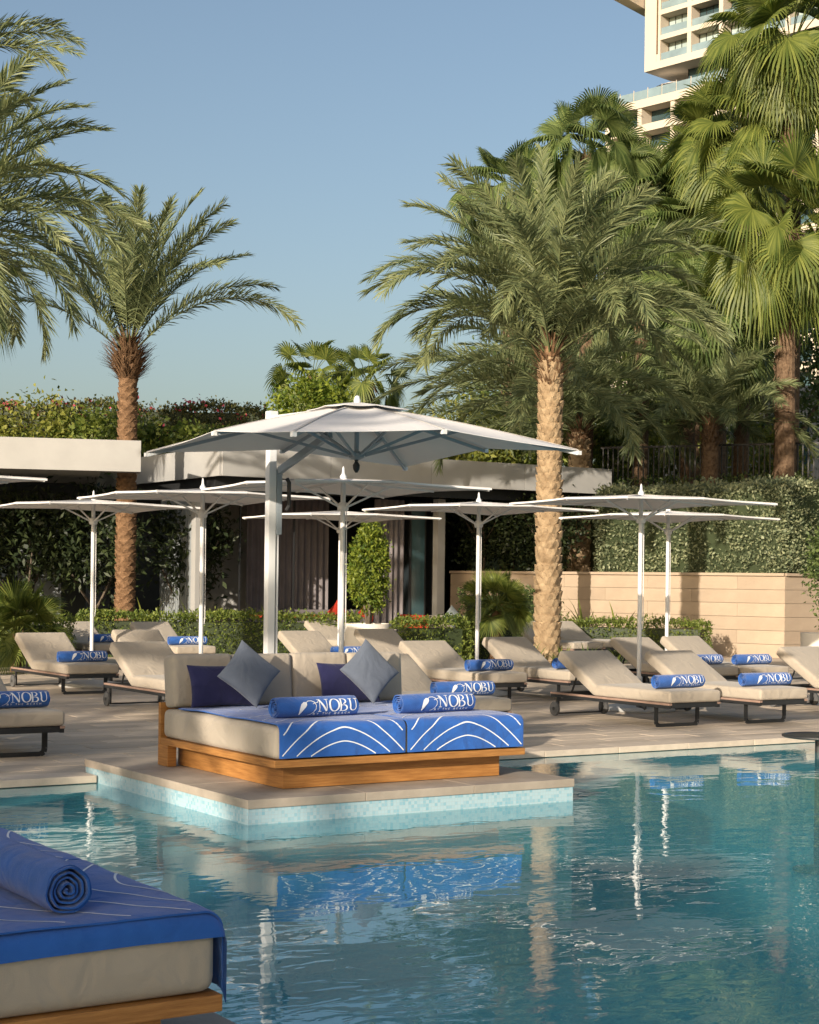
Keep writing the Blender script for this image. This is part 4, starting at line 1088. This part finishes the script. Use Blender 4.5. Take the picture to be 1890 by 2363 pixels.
def date_palm(label, x, y, H, r, nf, L_, seed, bark=BARKD, e_hi=86, e_lo=-8, d_lo=45, d_hi=85, leaf=.45, z0=0.0, per=11, rowh=.105, prot=.034, bulb=0.0, group='date palms', extra=(), n=60, width=.030, skirt=24, lean=(0, 0), yellow=()):
    t = thing('date_palm', label, 'palm tree', (x, y, z0), 0, group)
    rr = random.Random(seed)
    g = MB(); g.tube([(0, 0, -.05), (lean[0] * .5, lean[1] * .5, H * .5), (lean[0], lean[1], H)], [r * 1.05, r * .95, r * .88], 16)
    v, f = boots(H - .1, r, r * .9, rowh, per, seed, prot, .02, lean); g.add(v, f)
    g.build('trunk', bark, t)
    # fibrous head of old leaf bases
    g = MB(); rb = r + bulb
    V = []; F = []
    for k in range(int(skirt * 9)):
        a = rr.uniform(0, 6.283); zz = H - .55 + rr.uniform(0, .9); kk = (zz - H + .55) / .9
        rad = (r * .9 + bulb * math.sin(math.pi * min(1, kk * 1.0)) ) * (1 - .35 * max(0, kk - .6) / .4)
        ln = rr.uniform(.14, .42); up = rr.uniform(.25, 1.3); w_ = rr.uniform(.012, .035)
        p_ = Vector((rad * math.cos(a) + lean[0], rad * math.sin(a) + lean[1], zz)); d_ = Vector((math.cos(a), math.sin(a), up)).normalized() * ln
        s_ = Vector((-math.sin(a), math.cos(a), 0)) * w_; b = len(V)
        V += [p_ - s_ - d_ * .3, p_ + s_ - d_ * .3, p_ + d_ + s_ * .3, p_ + d_ - s_ * .3]; F.append((b, b + 1, b + 2, b + 3))
    g.add(V, F)
    g.lathe([(r * .85, H - .6), (r * .9 + bulb * .7, H - .3), (r * .9 + bulb * .8, H - .05), (r * .6, H + .2), (.03, H + .35)], 12, c=lean)
    g.build('head', BARKR, t)
    specs = []
    for i in range(nf):
        k = (i + .5) / nf
        specs.append((i * 2.39996 + rr.uniform(-.25, .25), R(e_hi + (e_lo - e_hi) * k ** .9 + rr.uniform(-5, 5)), L_ * rr.uniform(.86, 1.08) * (.78 + .22 * min(1, k * 4)), R(d_lo + (d_hi - d_lo) * k + rr.uniform(-10, 10))))
    for a, e, l, d in extra: specs.append((R(a), R(e), l, R(d)))
    for i, (a, e, l, d) in enumerate(specs):
        V, F3, F4 = frond_arrays(a, e, l, d, seed * 100 + i, leaf, n, rr.uniform(-.3, .3), width, rr.uniform(-.9, .9))
        V = V + np.array([math.cos(a) * r * .45 + lean[0], math.sin(a) * r * .45 + lean[1], H + .05 + .15 * (e > .9)])
        mobj('frond', mesh_np('frond', V, F3, F4), LF_DATEY if i in yellow else LF_DATE, t)
    return t
def fan_arrays(az, el, pet, Rb, seed, segs=38, span=125, droop=.35, tilt=0.0, pw=.014):
    r = np.random.default_rng(seed)
    d0 = np.array([math.cos(el) * math.cos(az), math.cos(el) * math.sin(az), math.sin(el)])
    m = 6; pts = [np.zeros(3)]; e = el
    for i in range(m):
        e = el - .35 * ((i + 1) / m) ** 2
        pts.append(pts[-1] + pet / m * np.array([math.cos(e) * math.cos(az), math.cos(e) * math.sin(az), math.sin(e)]))
    pts = np.array(pts)
    side = np.array([-math.sin(az), math.cos(az), 0]); d = pts[-1] - pts[-2]; d /= np.linalg.norm(d)
    nrm = np.cross(d, side); 
    V = []; F3 = []; F4 = []
    for i, p in enumerate(pts): 
        for a, b in ((1, 0), (-.5, .87), (-.5, -.87)): V.append(p + side * a * pw + nrm * b * pw)
    for i in range(m):
        for k in range(3): F4.append((3 * i + k, 3 * i + (k + 1) % 3, 3 * i + 3 + (k + 1) % 3, 3 * i + 3 + k))
    e2 = el - .35 - (.15 if el > .5 else .75) + tilt
    bd = np.array([math.cos(e2) * math.cos(az), math.cos(e2) * math.sin(az), math.sin(e2)]); bn = np.cross(bd, side)
    ro = r.uniform(-.9, .9); side, bn = side * math.cos(ro) + bn * math.sin(ro), bn * math.cos(ro) - side * math.sin(ro)
    c = pts[-1]; da = R(2 * span) / segs
    cup = r.uniform(.15, .45)
    for i in range(segs):
        a = -R(span) + (i + .5) * da; ln = Rb * (.80 + .20 * math.cos(a)) * r.uniform(.9, 1.06)
        def pos(ang, rad, h):
            q = bd * math.cos(ang) * rad + side * math.sin(ang) * rad
            q = c + q + bn * (h + cup * rad * abs(math.sin(ang)) * .5)
            f = max(0, rad / Rb - .35); q = q.copy(); q[2] -= droop * Rb * f ** 2 * 1.9
            return q
        hz = .012 * Rb * 1.5; b = len(V)
        V += [c, pos(a - da * .5, ln * .48, -hz), pos(a + da * .5, ln * .48, -hz), pos(a, ln * .5, hz), pos(a - da * .27, ln * .76, 0), pos(a + da * .27, ln * .76, 0), pos(a + r.normal() * .02, ln, 0)]
        V[-1][2] -= r.uniform(0, .14) * Rb
        F3 += [(b, b + 1, b + 3), (b, b + 3, b + 2), (b + 1, b + 4, b + 3), (b + 3, b + 5, b + 2), (b + 4, b + 5, b + 3), (b + 4, b + 6, b + 5)]
    return np.array(V), np.array(F3), np.array(F4)
def fan_palm(label, x, y, H, r, nl, seed, pet=1.1, Rb=1.0, e_hi=82, e_lo=-60, z0=0.0, m=LF_FAN, bark=BARKG, group='fan palms', segs=38, name='fan_palm', skirt=True, droop=.55, cat='palm tree', extra=()):
    t = thing(name, label, cat, (x, y, z0), 0, group)
    rr = random.Random(seed)
    g = MB(); g.tube([(0, 0, -.05), (.04 * H * .1, 0, H * .5), (0, 0, H)], [r * 1.15, r, r * .9], 14)
    V = []; F = []
    for k in range(int(H * 46)):
        a = rr.uniform(0, 6.283); z = rr.uniform(0, H); w_ = rr.uniform(.02, .06); ln = rr.uniform(.1, .3)
        p_ = Vector((r * math.cos(a), r * math.sin(a), z)); s_ = Vector((-math.sin(a), math.cos(a), 0)) * w_; o_ = Vector((math.cos(a), math.sin(a), 0))
        b = len(V); sg = rr.choice((-1, 1)); V += [p_ - s_ - o_ * .02, p_ + s_ - o_ * .02, p_ + o_ * rr.uniform(.02, .07) + Vector((0, 0, sg * ln)) + s_ * .2, p_ + o_ * .05 + Vector((0, 0, sg * ln)) - s_ * .2]; F.append((b, b + 1, b + 2, b + 3))
    g.add(V, F); g.build('trunk', bark, t)
    if skirt:
        V = []; F = []; g = MB()
        for k in range(220):
            a = rr.uniform(0, 6.283); z = H - rr.uniform(-.1, 1.3) * min(1, H / 5); w_ = rr.uniform(.015, .05); ln = rr.uniform(.25, .6) * min(1, Rb)
            p_ = Vector((r * math.cos(a), r * math.sin(a), z)); s_ = Vector((-math.sin(a), math.cos(a), 0)) * w_; o_ = Vector((math.cos(a), math.sin(a), 0))
            b = len(V); V += [p_ - s_, p_ + s_, p_ + o_ * ln * rr.uniform(.2, .6) + Vector((0, 0, -ln)) + s_ * .3, p_ + o_ * ln * .4 + Vector((0, 0, -ln)) - s_ * .3]; F.append((b, b + 1, b + 2, b + 3))
        g.add(V, F); g.build('dry_skirt', BARKG, t)
    specs = []
    for i in range(nl):
        k = (i + .5) / nl
        specs.append((i * 2.39996 + rr.uniform(-.3, .3), R(e_hi + (e_lo - e_hi) * k + rr.uniform(-7, 7)), pet * rr.uniform(.8, 1.15), Rb * rr.uniform(.88, 1.1)))
    for a, e, p_, rb in extra: specs.append((R(a), R(e), p_, rb))
    for i, (a, e, p_, rb) in enumerate(specs):
        V, F3, F4 = fan_arrays(a, e, p_, rb, seed * 100 + i, segs, rr.uniform(105, 140), droop * rr.uniform(.6, 1.3) * (1.0 if e < .9 else .35), rr.uniform(-.25, .45))
        V = V + np.array([math.cos(a) * r * .5, math.sin(a) * r * .5, H + .1 * (e > .8)])
        mobj('leaf', mesh_np('leaf', V, F3, F4), m, t)
    return t
def clump(label, x, y, z, n, L_, w, m, seed, spread=.8, name='strappy_plant', group='strappy plants', cat='plant'):
    t = thing(name, label, cat, (x, y, z), 0, group); rr = random.Random(seed); V = []; F = []
    for k in range(n):
        a = rr.uniform(0, 6.283); e = R(rr.uniform(35, 88)); l = L_ * rr.uniform(.6, 1.1); d = rr.uniform(.4, 1.3) * spread; p_ = Vector((rr.uniform(-.06, .06), rr.uniform(-.06, .06), 0)); s_ = Vector((-math.sin(a), math.cos(a), 0))
        b = len(V); ns = 5
        for i in range(ns + 1):
            k_ = i / ns; ww = w * (1 - k_ ** 2) * .5 + .001
            V += [p_ - s_ * ww, p_ + s_ * ww]
            ee = e - d * k_ ** 1.5
            p_ = p_ + Vector((math.cos(ee) * math.cos(a), math.cos(ee) * math.sin(a), math.sin(ee))) * l / ns
        for i in range(ns): F.append((b + 2 * i, b + 2 * i + 1, b + 2 * i + 3, b + 2 * i + 2))
    g = MB(); g.v = V; g.f = F; g.build('leaves', m, t); return t

date_palm('tall date palm with pale scaly trunk right of the big parasol', 2.54, 31, 5.72, .212, 56, 3.70, 3, e_hi=89, e_lo=40, d_lo=34, d_hi=118, leaf=.60, n=135, width=.027, per=9, rowh=.135, prot=.055, extra=((174, 52, 3.9, 92), (188, 40, 3.5, 95), (100, 82, 4.1, 22), (160, 74, 4.0, 45), (60, 76, 4.1, 35), (-8, 42, 3.5, 95), (-40, 30, 3.2, 80), (215, 30, 3.2, 80)))
date_palm('date palm with reddish ringed trunk and sparse upright fronds at the left', -6.22, 37, 6.45, .20, 22, 3.7, 5, bark=BARKR, e_hi=86, e_lo=50, d_lo=20, d_hi=62, per=6, rowh=.098, prot=.045, bulb=.15, leaf=.58, n=130, width=.028, skirt=70, extra=((-4, 46, 4.1, 92), (184, 42, 3.7, 75), (90, 80, 3.9, 22), (20, 74, 3.9, 40), (200, 58, 3.7, 60)))
date_palm('shorter date palm with rough trunk behind the cabana roof end', 4.45, 44.5, 5.55, .27, 44, 3.8, 8, e_lo=14, leaf=.60, d_hi=80, n=120, width=.028, per=9, rowh=.14, prot=.06, extra=((185, 18, 4.6, 40), (175, 8, 4.4, 35)))
date_palm('date palm whose fronds arch in from the left edge', -7.3, 26, 6.95, .2, 42, 2.95, 9, bark=BARKR, e_lo=-25, leaf=.54, n=125, width=.027, yellow=(), extra=((-8, 38, 3.1, 80), (8, 20, 2.9, 70), (-20, 55, 2.9, 60), (0, 70, 2.8, 60)))
date_palm('high date palm entering at the upper left corner', -10.5, 34.6, 11.8, .2, 26, 3.5, 12, bark=BARKR, e_lo=-20, leaf=.55, n=110, width=.030, extra=((-5, 22, 3.7, 45), (5, 35, 3.7, 60)))
date_palm('young date palm with dark trunk by the black fence', 7.31, 41.3, 3.7 , .20, 28, 2.6, 14, bark=BARKG, e_lo=12, leaf=.52, z0=1.75, n=105, width=.026)
date_palm('date palm hidden behind the pale trunk, fronds spreading left', 3.10, 38.2, 5.9, .16, 32, 3.6, 15, e_lo=0, leaf=.58, n=115, width=.027, extra=((180, 15, 3.9, 50), (195, 2, 3.6, 40), (205, 20, 3.8, 45), (170, 30, 3.9, 60), (215, 8, 3.4, 35)))
for k, (x, y, h, nf, ln) in enumerate(((-12.6, -2.0, 5.6, 34, 3.4), (-12.2, -6.4, 7.2, 16, 3.3), (-15.2, 1.2, 6.0, 34, 3.4))):
    date_palm('date palm left of the picture, %s along the pool bank' % ('second', 'third', 'first')[k], x, y, h, .2, nf, ln, 300 + k, bark=BARKR, e_lo=-25, leaf=.54, n=90, width=.042)
fan_palm('fan palm with leaves hanging in at the left edge', -9.6, 34.5, 7.3, .2, 28, 21, pet=1.0, Rb=.95)
fan_palm('tallest fan palm at the upper right corner', 9.55, 43, 13.6, .26, 70, 22, z0=1.75, pet=1.3, Rb=1.08, e_lo=-78)
fan_palm('fan palm with large sunlit leaves at the right edge', 9.04, 41, 8.4, .24, 54, 23, z0=1.75, pet=1.3, Rb=1.10, e_lo=-75, extra=((-120, 48, 1.3, 1.2), (-95, -15, 1.2, 1.25), (-150, -30, 1.3, 1.2), (-70, 35, 1.2, 1.15)))
fan_palm('fan palm at the upper right hiding the lower hotel tower', 8.75, 45, 13.4, .2, 60, 35, pet=1.25, Rb=1.05, e_lo=-82, z0=0.0)
fan_palm('fan palm rising above the date palm crown in front of the hotel', 4.7, 46, 13.2, .2, 50, 24, pet=1.0, Rb=.92, e_lo=-75, m=LF_FAN2)
fan_palm('fan palm just left of the hotel terrace behind the date palm', 2.75, 48, 12.5, .2, 46, 25, pet=1.0, Rb=.92, e_lo=-75, m=LF_FAN2)
fan_palm('fan palm standing before the hotel lower floors', 6.35, 47, 12.0, .2, 56, 33, pet=1.15, Rb=1.0, e_lo=-82, m=LF_FAN2)
fan_palm('fan palm before the lower hotel wing, between the tall ones', 8.6, 47.5, 12.9, .2, 56, 34, pet=1.2, Rb=1.05, e_lo=-82)
fan_palm('fan palm in the middle of the right hand palm grove', 7.48, 46, 10.6, .2, 54, 26, pet=1.3, Rb=1.1, e_lo=-82, m=LF_FAN2)
fan_palm('fan palm low in the right hand grove before the hotel foot', 8.3, 50, 9.4, .2, 50, 27, pet=1.4, Rb=1.2, e_lo=-80)
fan_palm('fan palm with hanging leaves left of the right edge trunks', 7.55, 42.6, 6.3, .2, 54, 32, z0=1.75, pet=1.25, Rb=1.0, e_lo=-80, m=LF_FAN2)
fan_palm('distant fan palm above the round tree, left one', -3.56, 60, 8.7, .18, 26, 28, pet=.9, Rb=.8, segs=26)
fan_palm('distant fan palm above the round tree, right one', -1.56, 60, 8.6, .18, 26, 29, pet=.9, Rb=.8, segs=26)
fan_palm('small fan palm on a short trunk before the pale date palm', 1.64, 32, 1.05, .09, 34, 30, pet=.42, Rb=.42, e_lo=-25, bark=BARKR, skirt=False, name='dwarf_fan_palm', droop=.12, group='dwarf fan palms', m=LF_FAN)
fan_palm('dwarf fan palm at the left edge above the clipped hedge', -6.55, 28.2, .55, .09, 40, 31, pet=.55, Rb=.5, e_lo=-15, bark=BARKR, skirt=False, name='dwarf_fan_palm', droop=.12, group='dwarf fan palms', m=LF_FAN)

# hedges and shrubs
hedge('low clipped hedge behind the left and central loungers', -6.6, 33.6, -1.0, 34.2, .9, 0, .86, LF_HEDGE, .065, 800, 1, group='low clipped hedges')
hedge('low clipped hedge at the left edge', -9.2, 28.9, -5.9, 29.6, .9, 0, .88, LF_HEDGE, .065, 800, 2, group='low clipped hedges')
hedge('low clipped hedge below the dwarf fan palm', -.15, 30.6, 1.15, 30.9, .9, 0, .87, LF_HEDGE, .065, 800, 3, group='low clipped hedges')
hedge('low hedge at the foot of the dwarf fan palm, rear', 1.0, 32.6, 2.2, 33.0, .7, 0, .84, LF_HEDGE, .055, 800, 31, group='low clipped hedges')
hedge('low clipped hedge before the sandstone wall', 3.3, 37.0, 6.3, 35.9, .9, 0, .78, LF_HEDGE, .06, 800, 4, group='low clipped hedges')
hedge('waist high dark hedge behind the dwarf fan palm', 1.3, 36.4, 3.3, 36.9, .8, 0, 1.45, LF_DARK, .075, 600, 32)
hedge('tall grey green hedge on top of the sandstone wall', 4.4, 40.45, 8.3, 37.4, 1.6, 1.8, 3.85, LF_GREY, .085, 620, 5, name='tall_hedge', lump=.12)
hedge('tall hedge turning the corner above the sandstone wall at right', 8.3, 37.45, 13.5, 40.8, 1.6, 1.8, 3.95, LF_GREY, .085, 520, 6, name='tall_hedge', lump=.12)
hedge('flowering hedge with pink blossom above the left roof', -14.5, 43.0, -3.75, 43.3, 1.2, 4.55, 6.0, LF_BOUG, .095, 460, 7, name='flowering_hedge', lump=.20, flowers=(FLOWER, 150, .10), core=LF_DEEP)
for k, (x, y, z, rx, rz_, lab) in enumerate(((-9.6, 42.2, 4.0, 1.5, .9, 'yellow green shrub before the flowering hedge at the left edge'), (-7.3, 42.0, 3.9, 1.2, .8, 'green shrub before the flowering hedge left of the ringed palm'), (-5.0, 42.2, 3.9, 1.1, .6, 'green shrub before the flowering hedge right of the ringed palm'))):
    tree(lab, x, y, z, (0, 0, rz_ + .35), (rx, .6, rz_), 2600, .16, LF_BRIGHT if k == 0 else LF_HEDGE, limbs(1.0, 3, .5, k), .04, 40 + k, name='shrub', cat='shrub', group='shrubs above the left roof', clumps=30, spread=.4)
for k, (x, y, rx, h, lab) in enumerate(((-.2, 45.6, 1.3, 1.1, 'leafy shrub above the cabana roof behind the big parasol'), (1.5, 46.2, 1.5, 1.6, 'leafy flowering shrub above the cabana roof left of the pale palm'), (2.9, 47.0, 1.4, 1.5, 'leafy shrub above the cabana roof around the pale palm'), (5.2, 47.6, 1.3, 1.3, 'leafy shrub at the fence end right of the pale palm'))):
    tree(lab, x, y, 3.6, (0, 0, h), (rx, .9, h), 4200, .19, LF_BRIGHT if k < 2 else LF_HEDGE, limbs(1.2, 4, .8, k + 9), .05, 50 + k, name='shrub', cat='shrub', group='shrubs above the cabana roof', clumps=36, spread=.4, aspect=.36, flowers=(WFLOWER, 10, .09))
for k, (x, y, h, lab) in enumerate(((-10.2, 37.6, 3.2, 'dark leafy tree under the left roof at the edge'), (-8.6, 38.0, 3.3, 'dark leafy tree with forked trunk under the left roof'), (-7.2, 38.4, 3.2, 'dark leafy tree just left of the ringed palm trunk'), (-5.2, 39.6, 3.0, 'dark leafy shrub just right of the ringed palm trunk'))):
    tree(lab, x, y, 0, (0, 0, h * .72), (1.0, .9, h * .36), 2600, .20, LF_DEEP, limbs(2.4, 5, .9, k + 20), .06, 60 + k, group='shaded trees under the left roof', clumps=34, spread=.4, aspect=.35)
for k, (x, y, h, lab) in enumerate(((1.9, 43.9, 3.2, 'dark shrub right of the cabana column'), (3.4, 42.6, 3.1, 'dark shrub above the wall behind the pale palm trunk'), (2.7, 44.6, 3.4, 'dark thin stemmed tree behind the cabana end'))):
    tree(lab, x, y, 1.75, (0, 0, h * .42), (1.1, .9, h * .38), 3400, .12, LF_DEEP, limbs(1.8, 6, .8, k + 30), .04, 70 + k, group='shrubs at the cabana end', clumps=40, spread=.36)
tree('round clipped tree beyond the cabana roof', -3.37, 55, 0, (0, 0, 6.75), (1.35, 1.35, 1.35), 7000, .17, LF_FICUS, [[(0, 0, 0), (.05, 0, 3), (0, 0, 6)]], .14, 81, clumps=110, shell=.75, spread=.26)
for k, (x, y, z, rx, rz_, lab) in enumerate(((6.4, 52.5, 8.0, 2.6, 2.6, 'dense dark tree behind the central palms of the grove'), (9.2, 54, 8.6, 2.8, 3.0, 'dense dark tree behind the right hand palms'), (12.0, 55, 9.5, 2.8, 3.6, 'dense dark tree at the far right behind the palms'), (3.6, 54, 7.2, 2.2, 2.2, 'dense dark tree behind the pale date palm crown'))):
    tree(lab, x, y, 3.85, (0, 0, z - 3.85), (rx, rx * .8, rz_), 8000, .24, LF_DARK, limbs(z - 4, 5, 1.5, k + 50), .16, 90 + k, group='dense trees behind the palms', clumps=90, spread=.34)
for k, (x, y, rx, h, lab) in enumerate(((6.2, 49.5, 1.2, 1.1, 'sunlit yellow green shrub behind the fence, left'), (8.0, 50.5, 1.4, 1.2, 'sunlit yellow green shrub behind the fence, middle'), (10.2, 49.0, 1.3, 1.1, 'sunlit yellow green shrub behind the fence, right'))):
    tree(lab, x, y, 3.88, (0, 0, h), (rx, .9, h), 3200, .17, LF_BRIGHT, limbs(1.0, 3, .6, k + 70), .05, 110 + k, name='garden_shrub', cat='shrub', group='sunlit shrubs behind the fence', clumps=40, spread=.36)
tree('dark leafy bush at the right edge before the tall hedge', 8.55, 34.4, 0, (0, 0, 2.0), (.45, .45, 1.2), 2600, .11, LF_DARK, limbs(2.0, 4, .3, 77), .05, 121, name='bush', cat='bush', clumps=40)

# potted ficus
fp = thing('potted_ficus', 'clipped ficus in a round white planter before the cabana', 'potted tree', (-.78, 32.6, 0), 0)
g = MB(); g.lathe([(.40, .004), (.45, .1), (.46, .70), (.46, .765), (.41, .765), (.41, .70), (.02, .69)], 32); shade_auto(g.build('planter', POTW, fp))
r_ = np.random.default_rng(5)
pp, nn = blob_points(5200, (0, 0, 1.83), (.36, .36, .86), 120, 6, .72, .26); leaf_cloud('crown', pp, nn, .085, LF_FICUS, fp, seed=3, droop=.3)
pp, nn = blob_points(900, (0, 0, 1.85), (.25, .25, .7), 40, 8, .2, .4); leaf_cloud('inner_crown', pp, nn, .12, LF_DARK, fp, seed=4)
g = MB()
for k, (dx, dy) in enumerate(((0, 0), (.10, .03), (-.11, .02), (.03, -.06))): g.tube([(dx * .2, dy * .2, .68), (dx * .6, dy, 1.0), (dx * 1.4, dy * 1.5, 1.5)], [.03, .025, .012], 8)
g.build('trunk', WOODG, fp, smooth=True)
wp = thing('white_planter', 'white round planter at the right edge by the sandstone wall', 'planter', (7.75, 31.6, 0), 0)
g = MB(); g.lathe([(.36, .004), (.40, .1), (.42, .68), (.42, .72), (.37, .72), (.37, .66), (.02, .65)], 30); shade_auto(g.build('pot', POTW, wp))
g = MB(); g.lathe([(.36, .655), (.30, .675), (.01, .69)], 20); g.build('soil', SOIL, wp)
gp = thing('grey_planter', 'tapered grey planter at the left edge beside the lounger', 'planter', (-6.15, 24.2, 0), 0)
g = MB(); g.lathe([(.17, .004), (.28, .50), (.29, .52), (.25, .52), (.24, .46), (.02, .45)], 28); shade_auto(g.build('pot', POTG, gp))
pp, nn = blob_points(900, (0, 0, .72), (.3, .3, .26), 26, 9, .4, .4); leaf_cloud('foliage', pp, nn, .10, LF_HEDGE, gp, seed=6)
for k, (x, y, lab) in enumerate(((2.2, 30.2, 'strappy plant left of the pale palm foot'), (2.75, 30.1, 'strappy plant at the pale palm foot'), (3.25, 30.4, 'strappy plant right of the pale palm foot'), (3.75, 30.6, 'strappy plant farthest right of the pale palm foot'))):
    clump(lab, x, y, .02, 34, .55, .05, LF_DARK if k % 2 == 0 else LF_HEDGE, 200 + k)
for k, (x, y, lab) in enumerate(((-7.4, 35.0, 'long leaved plant left of the ringed palm foot'), (-6.4, 35.2, 'long leaved plant in front of the ringed palm foot'), (-5.5, 35.0, 'long leaved plant right of the ringed palm foot'), (-4.4, 35.1, 'long leaved plant before the ribbed screen'), (-2.9, 35.2, 'long leaved plant behind the hedge left of the mast'))):
    clump(lab, x, y, .2, 9, 1.1, .085, LF_BRIGHT, 220 + k, .7, group='long leaved plants behind the low hedge')
for k, (x, y, lab) in enumerate(((4.0, 38.9, 'green bushy plant right of the rough palm trunk'), (4.8, 38.4, 'dark arching plant before the sandstone wall'))):
    clump(lab, x, y, .0, 22, 1.35, .09, LF_HEDGE, 240 + k, 1.1, group='arching plants by the wall')

# fence on the upper level
FA = Vector((4.9, 43.6, 0)); FB = Vector((13.4, 39.6, 0)); FD = (FB - FA); FL = FD.length; FD.normalize()
fe = thing('picket_fence', 'black metal picket fence above the tall hedge', 'fence', (FA.x, FA.y, 0), math.atan2(FD.y, FD.x))
for z in (3.95, 5.06):
    g = MB(); g.box(0, FL, -.02, .02, z, z + .05); g.build('rail', FENCEM, fe)
pk = MB(); pk.box(-.016, .016, -.012, .012, 3.6, 5.055); pke = pk.mesh('picket'); pke.materials.append(FENCEM)
for k in range(int(FL / .135)):
    mobj('picket', pke, None, fe).location = (.06 + k * .135, 0, 0)
hedge('dark low shrub row at the foot of the fence', 5.2, 43.2, 9.4, 40.8, .5, 3.6, 4.25, LF_DARK, .08, 320, 9, name='shrub_row')

# ------------------------------------------------------------------ distant hotel
HX = Vector((31.1, 230, 0)); HR = math.atan2(-.727, .687)
ho = thing('hotel_tower', 'tall cream hotel with gridded balconies behind the palms', 'building', (HX.x, HX.y, 0), HR)
# local x runs along the front toward the right, local y into the building
FH = 3.42; Z0 = 71.2; bays = [2.3 + 5.15 * k for k in range(12)]
g = MB(); g.box(0, 2.0, 0, 26, Z0, Z0 + 42); g.box(2.0, bays[-1], 0, 26, Z0, Z0 + 1.0); g.box(2.0, bays[-1], 6, 26, Z0 + 1.0, Z0 + 42); g.build('wall', HOTELW, ho)
for f in range(1, 9):
    g = MB(); g.box(2.0, bays[-1], .02, 6, Z0 + f * FH + .35, Z0 + f * FH + 1.0); g.build('floor_slab', HOTELW, ho)
for b in bays:
    g = MB(); g.box(b - .32, b + .32, .05, 6, Z0 + 1.0, Z0 + 9 * FH); g.build('fin', HOTELW, ho)
def bay_window(x, z, h, y):
    g = MB(); g.box(x + .35, x + 4.8, y, y + .1, z, z + h); w_ = g.build('window', HOTELG if random.random() < .45 else HOTELR, ho)
    g = MB()
    for q in range(5): g.box(x + .35 + q * 1.08, x + .43 + q * 1.08, y - .06, y, z, z + h)
    g.build('frame', DARKM, w_)
    return w_
for f in range(0, 4):
    for b in bays[:6]:
        z = Z0 + f * FH + 1.0; w_ = bay_window(b, z, FH - .68, 1.9)
        g = MB(); g.box(b + .34, b + 4.8, .25, .30, z, z + 1.05); g.build('balcony_glass', RAILG, w_)
g = MB(); g.box(2.02, 2.25, -.04, .0, Z0 + 2, Z0 + 20); g.build('dark_strip', BARKG, ho)
# recessed glass storey and lower wing with terrace
g = MB(); g.box(5, bays[-1], 3.2, 24, Z0 - 4.2, Z0); g.build('glass_storey', HOTELG, ho)
g = MB()
for q in range(24): g.box(5 + q * 2.2, 5.12 + q * 2.2, 3.1, 3.2, Z0 - 4.2, Z0)
g.build('mullions', DARKM, ho)
T0 = Z0 - 4.2
g = MB(); g.box(-5.6, bays[-1], -1.5, 26, T0 - 1.1, T0); g.build('terrace_slab', HOTELW, ho)
for q in range(14):
    g = MB(); g.box(-5.4 + q * 2.4, -3.15 + q * 2.4, -1.4, -1.34, T0 + .05, T0 + 1.25); g.build('terrace_rail', RAILG, ho)
for q in range(15):
    g = MB(); g.box(-5.48 + q * 2.4, -5.40 + q * 2.4, -1.42, -1.32, T0, T0 + 1.5); g.build('rail_post', HOTELW, ho)
g = MB(); g.box(-5.6, bays[-1], .9, 26, 0, T0 - 1.1); g.build('lower_core', HOTELG, ho)
for f in range(1, 20):
    z = T0 - f * FH
    g = MB(); g.box(-5.6, bays[-1], -1.5, .88, z - 1.0, z); g.build('floor_slab', HOTELW, ho)
for b in [-5.3 + 5.6 * k for k in range(12)]:
    g = MB(); g.box(b - .35, b + .35, -1.3, .87, 0, T0 - 1.1); g.build('fin', HOTELW, ho)
MI = Matrix.Rotation(-HR, 3, 'Z'); q_ = [MI @ (Vector((x, y, 0)) - HX) for x, y in ((31.35, 230.6), (32.7, 235), (20.0, 218.6), (27.6, 225.6))]
q_ = [q_[1], q_[2], q_[3], q_[0]]
g = MB(); g.add([(v.x, v.y, z) for z in (79.9, 112) for v in q_], [(3, 2, 1, 0), (4, 5, 6, 7), (0, 1, 5, 4), (1, 2, 6, 5), (2, 3, 7, 6), (3, 0, 4, 7)]); g.build('upper_overhang', HOTELW, ho)
g = MB(); g.lathe([(2.6, T0 + 2.5), (1.3, T0 + 3.0), (.05, T0 + 3.3)], 12, c=(2.0, 4.0)); g.build('terrace_parasol', CANVAS, ho)
# pale villa behind the fence
vl = thing('white_villa', 'white villa wall showing between the trunks beyond the fence', 'building', (10.5, 62, 3.8), R(-18))
g = MB(); g.box(-2.5, 9, 0, 8, 0, 4.6); g.build('wall', PLASTER, vl)
g = MB(); g.box(-2.8, 9.3, -.4, 8.3, 4.6, 4.95); g.build('roof', PLASTER, vl)
for x in (2.2, 5.2):
    g = MB(); g.box(x, x + 1.8, -.05, -.01, 1.0, 3.6); g.build('window', HOTELG, vl)
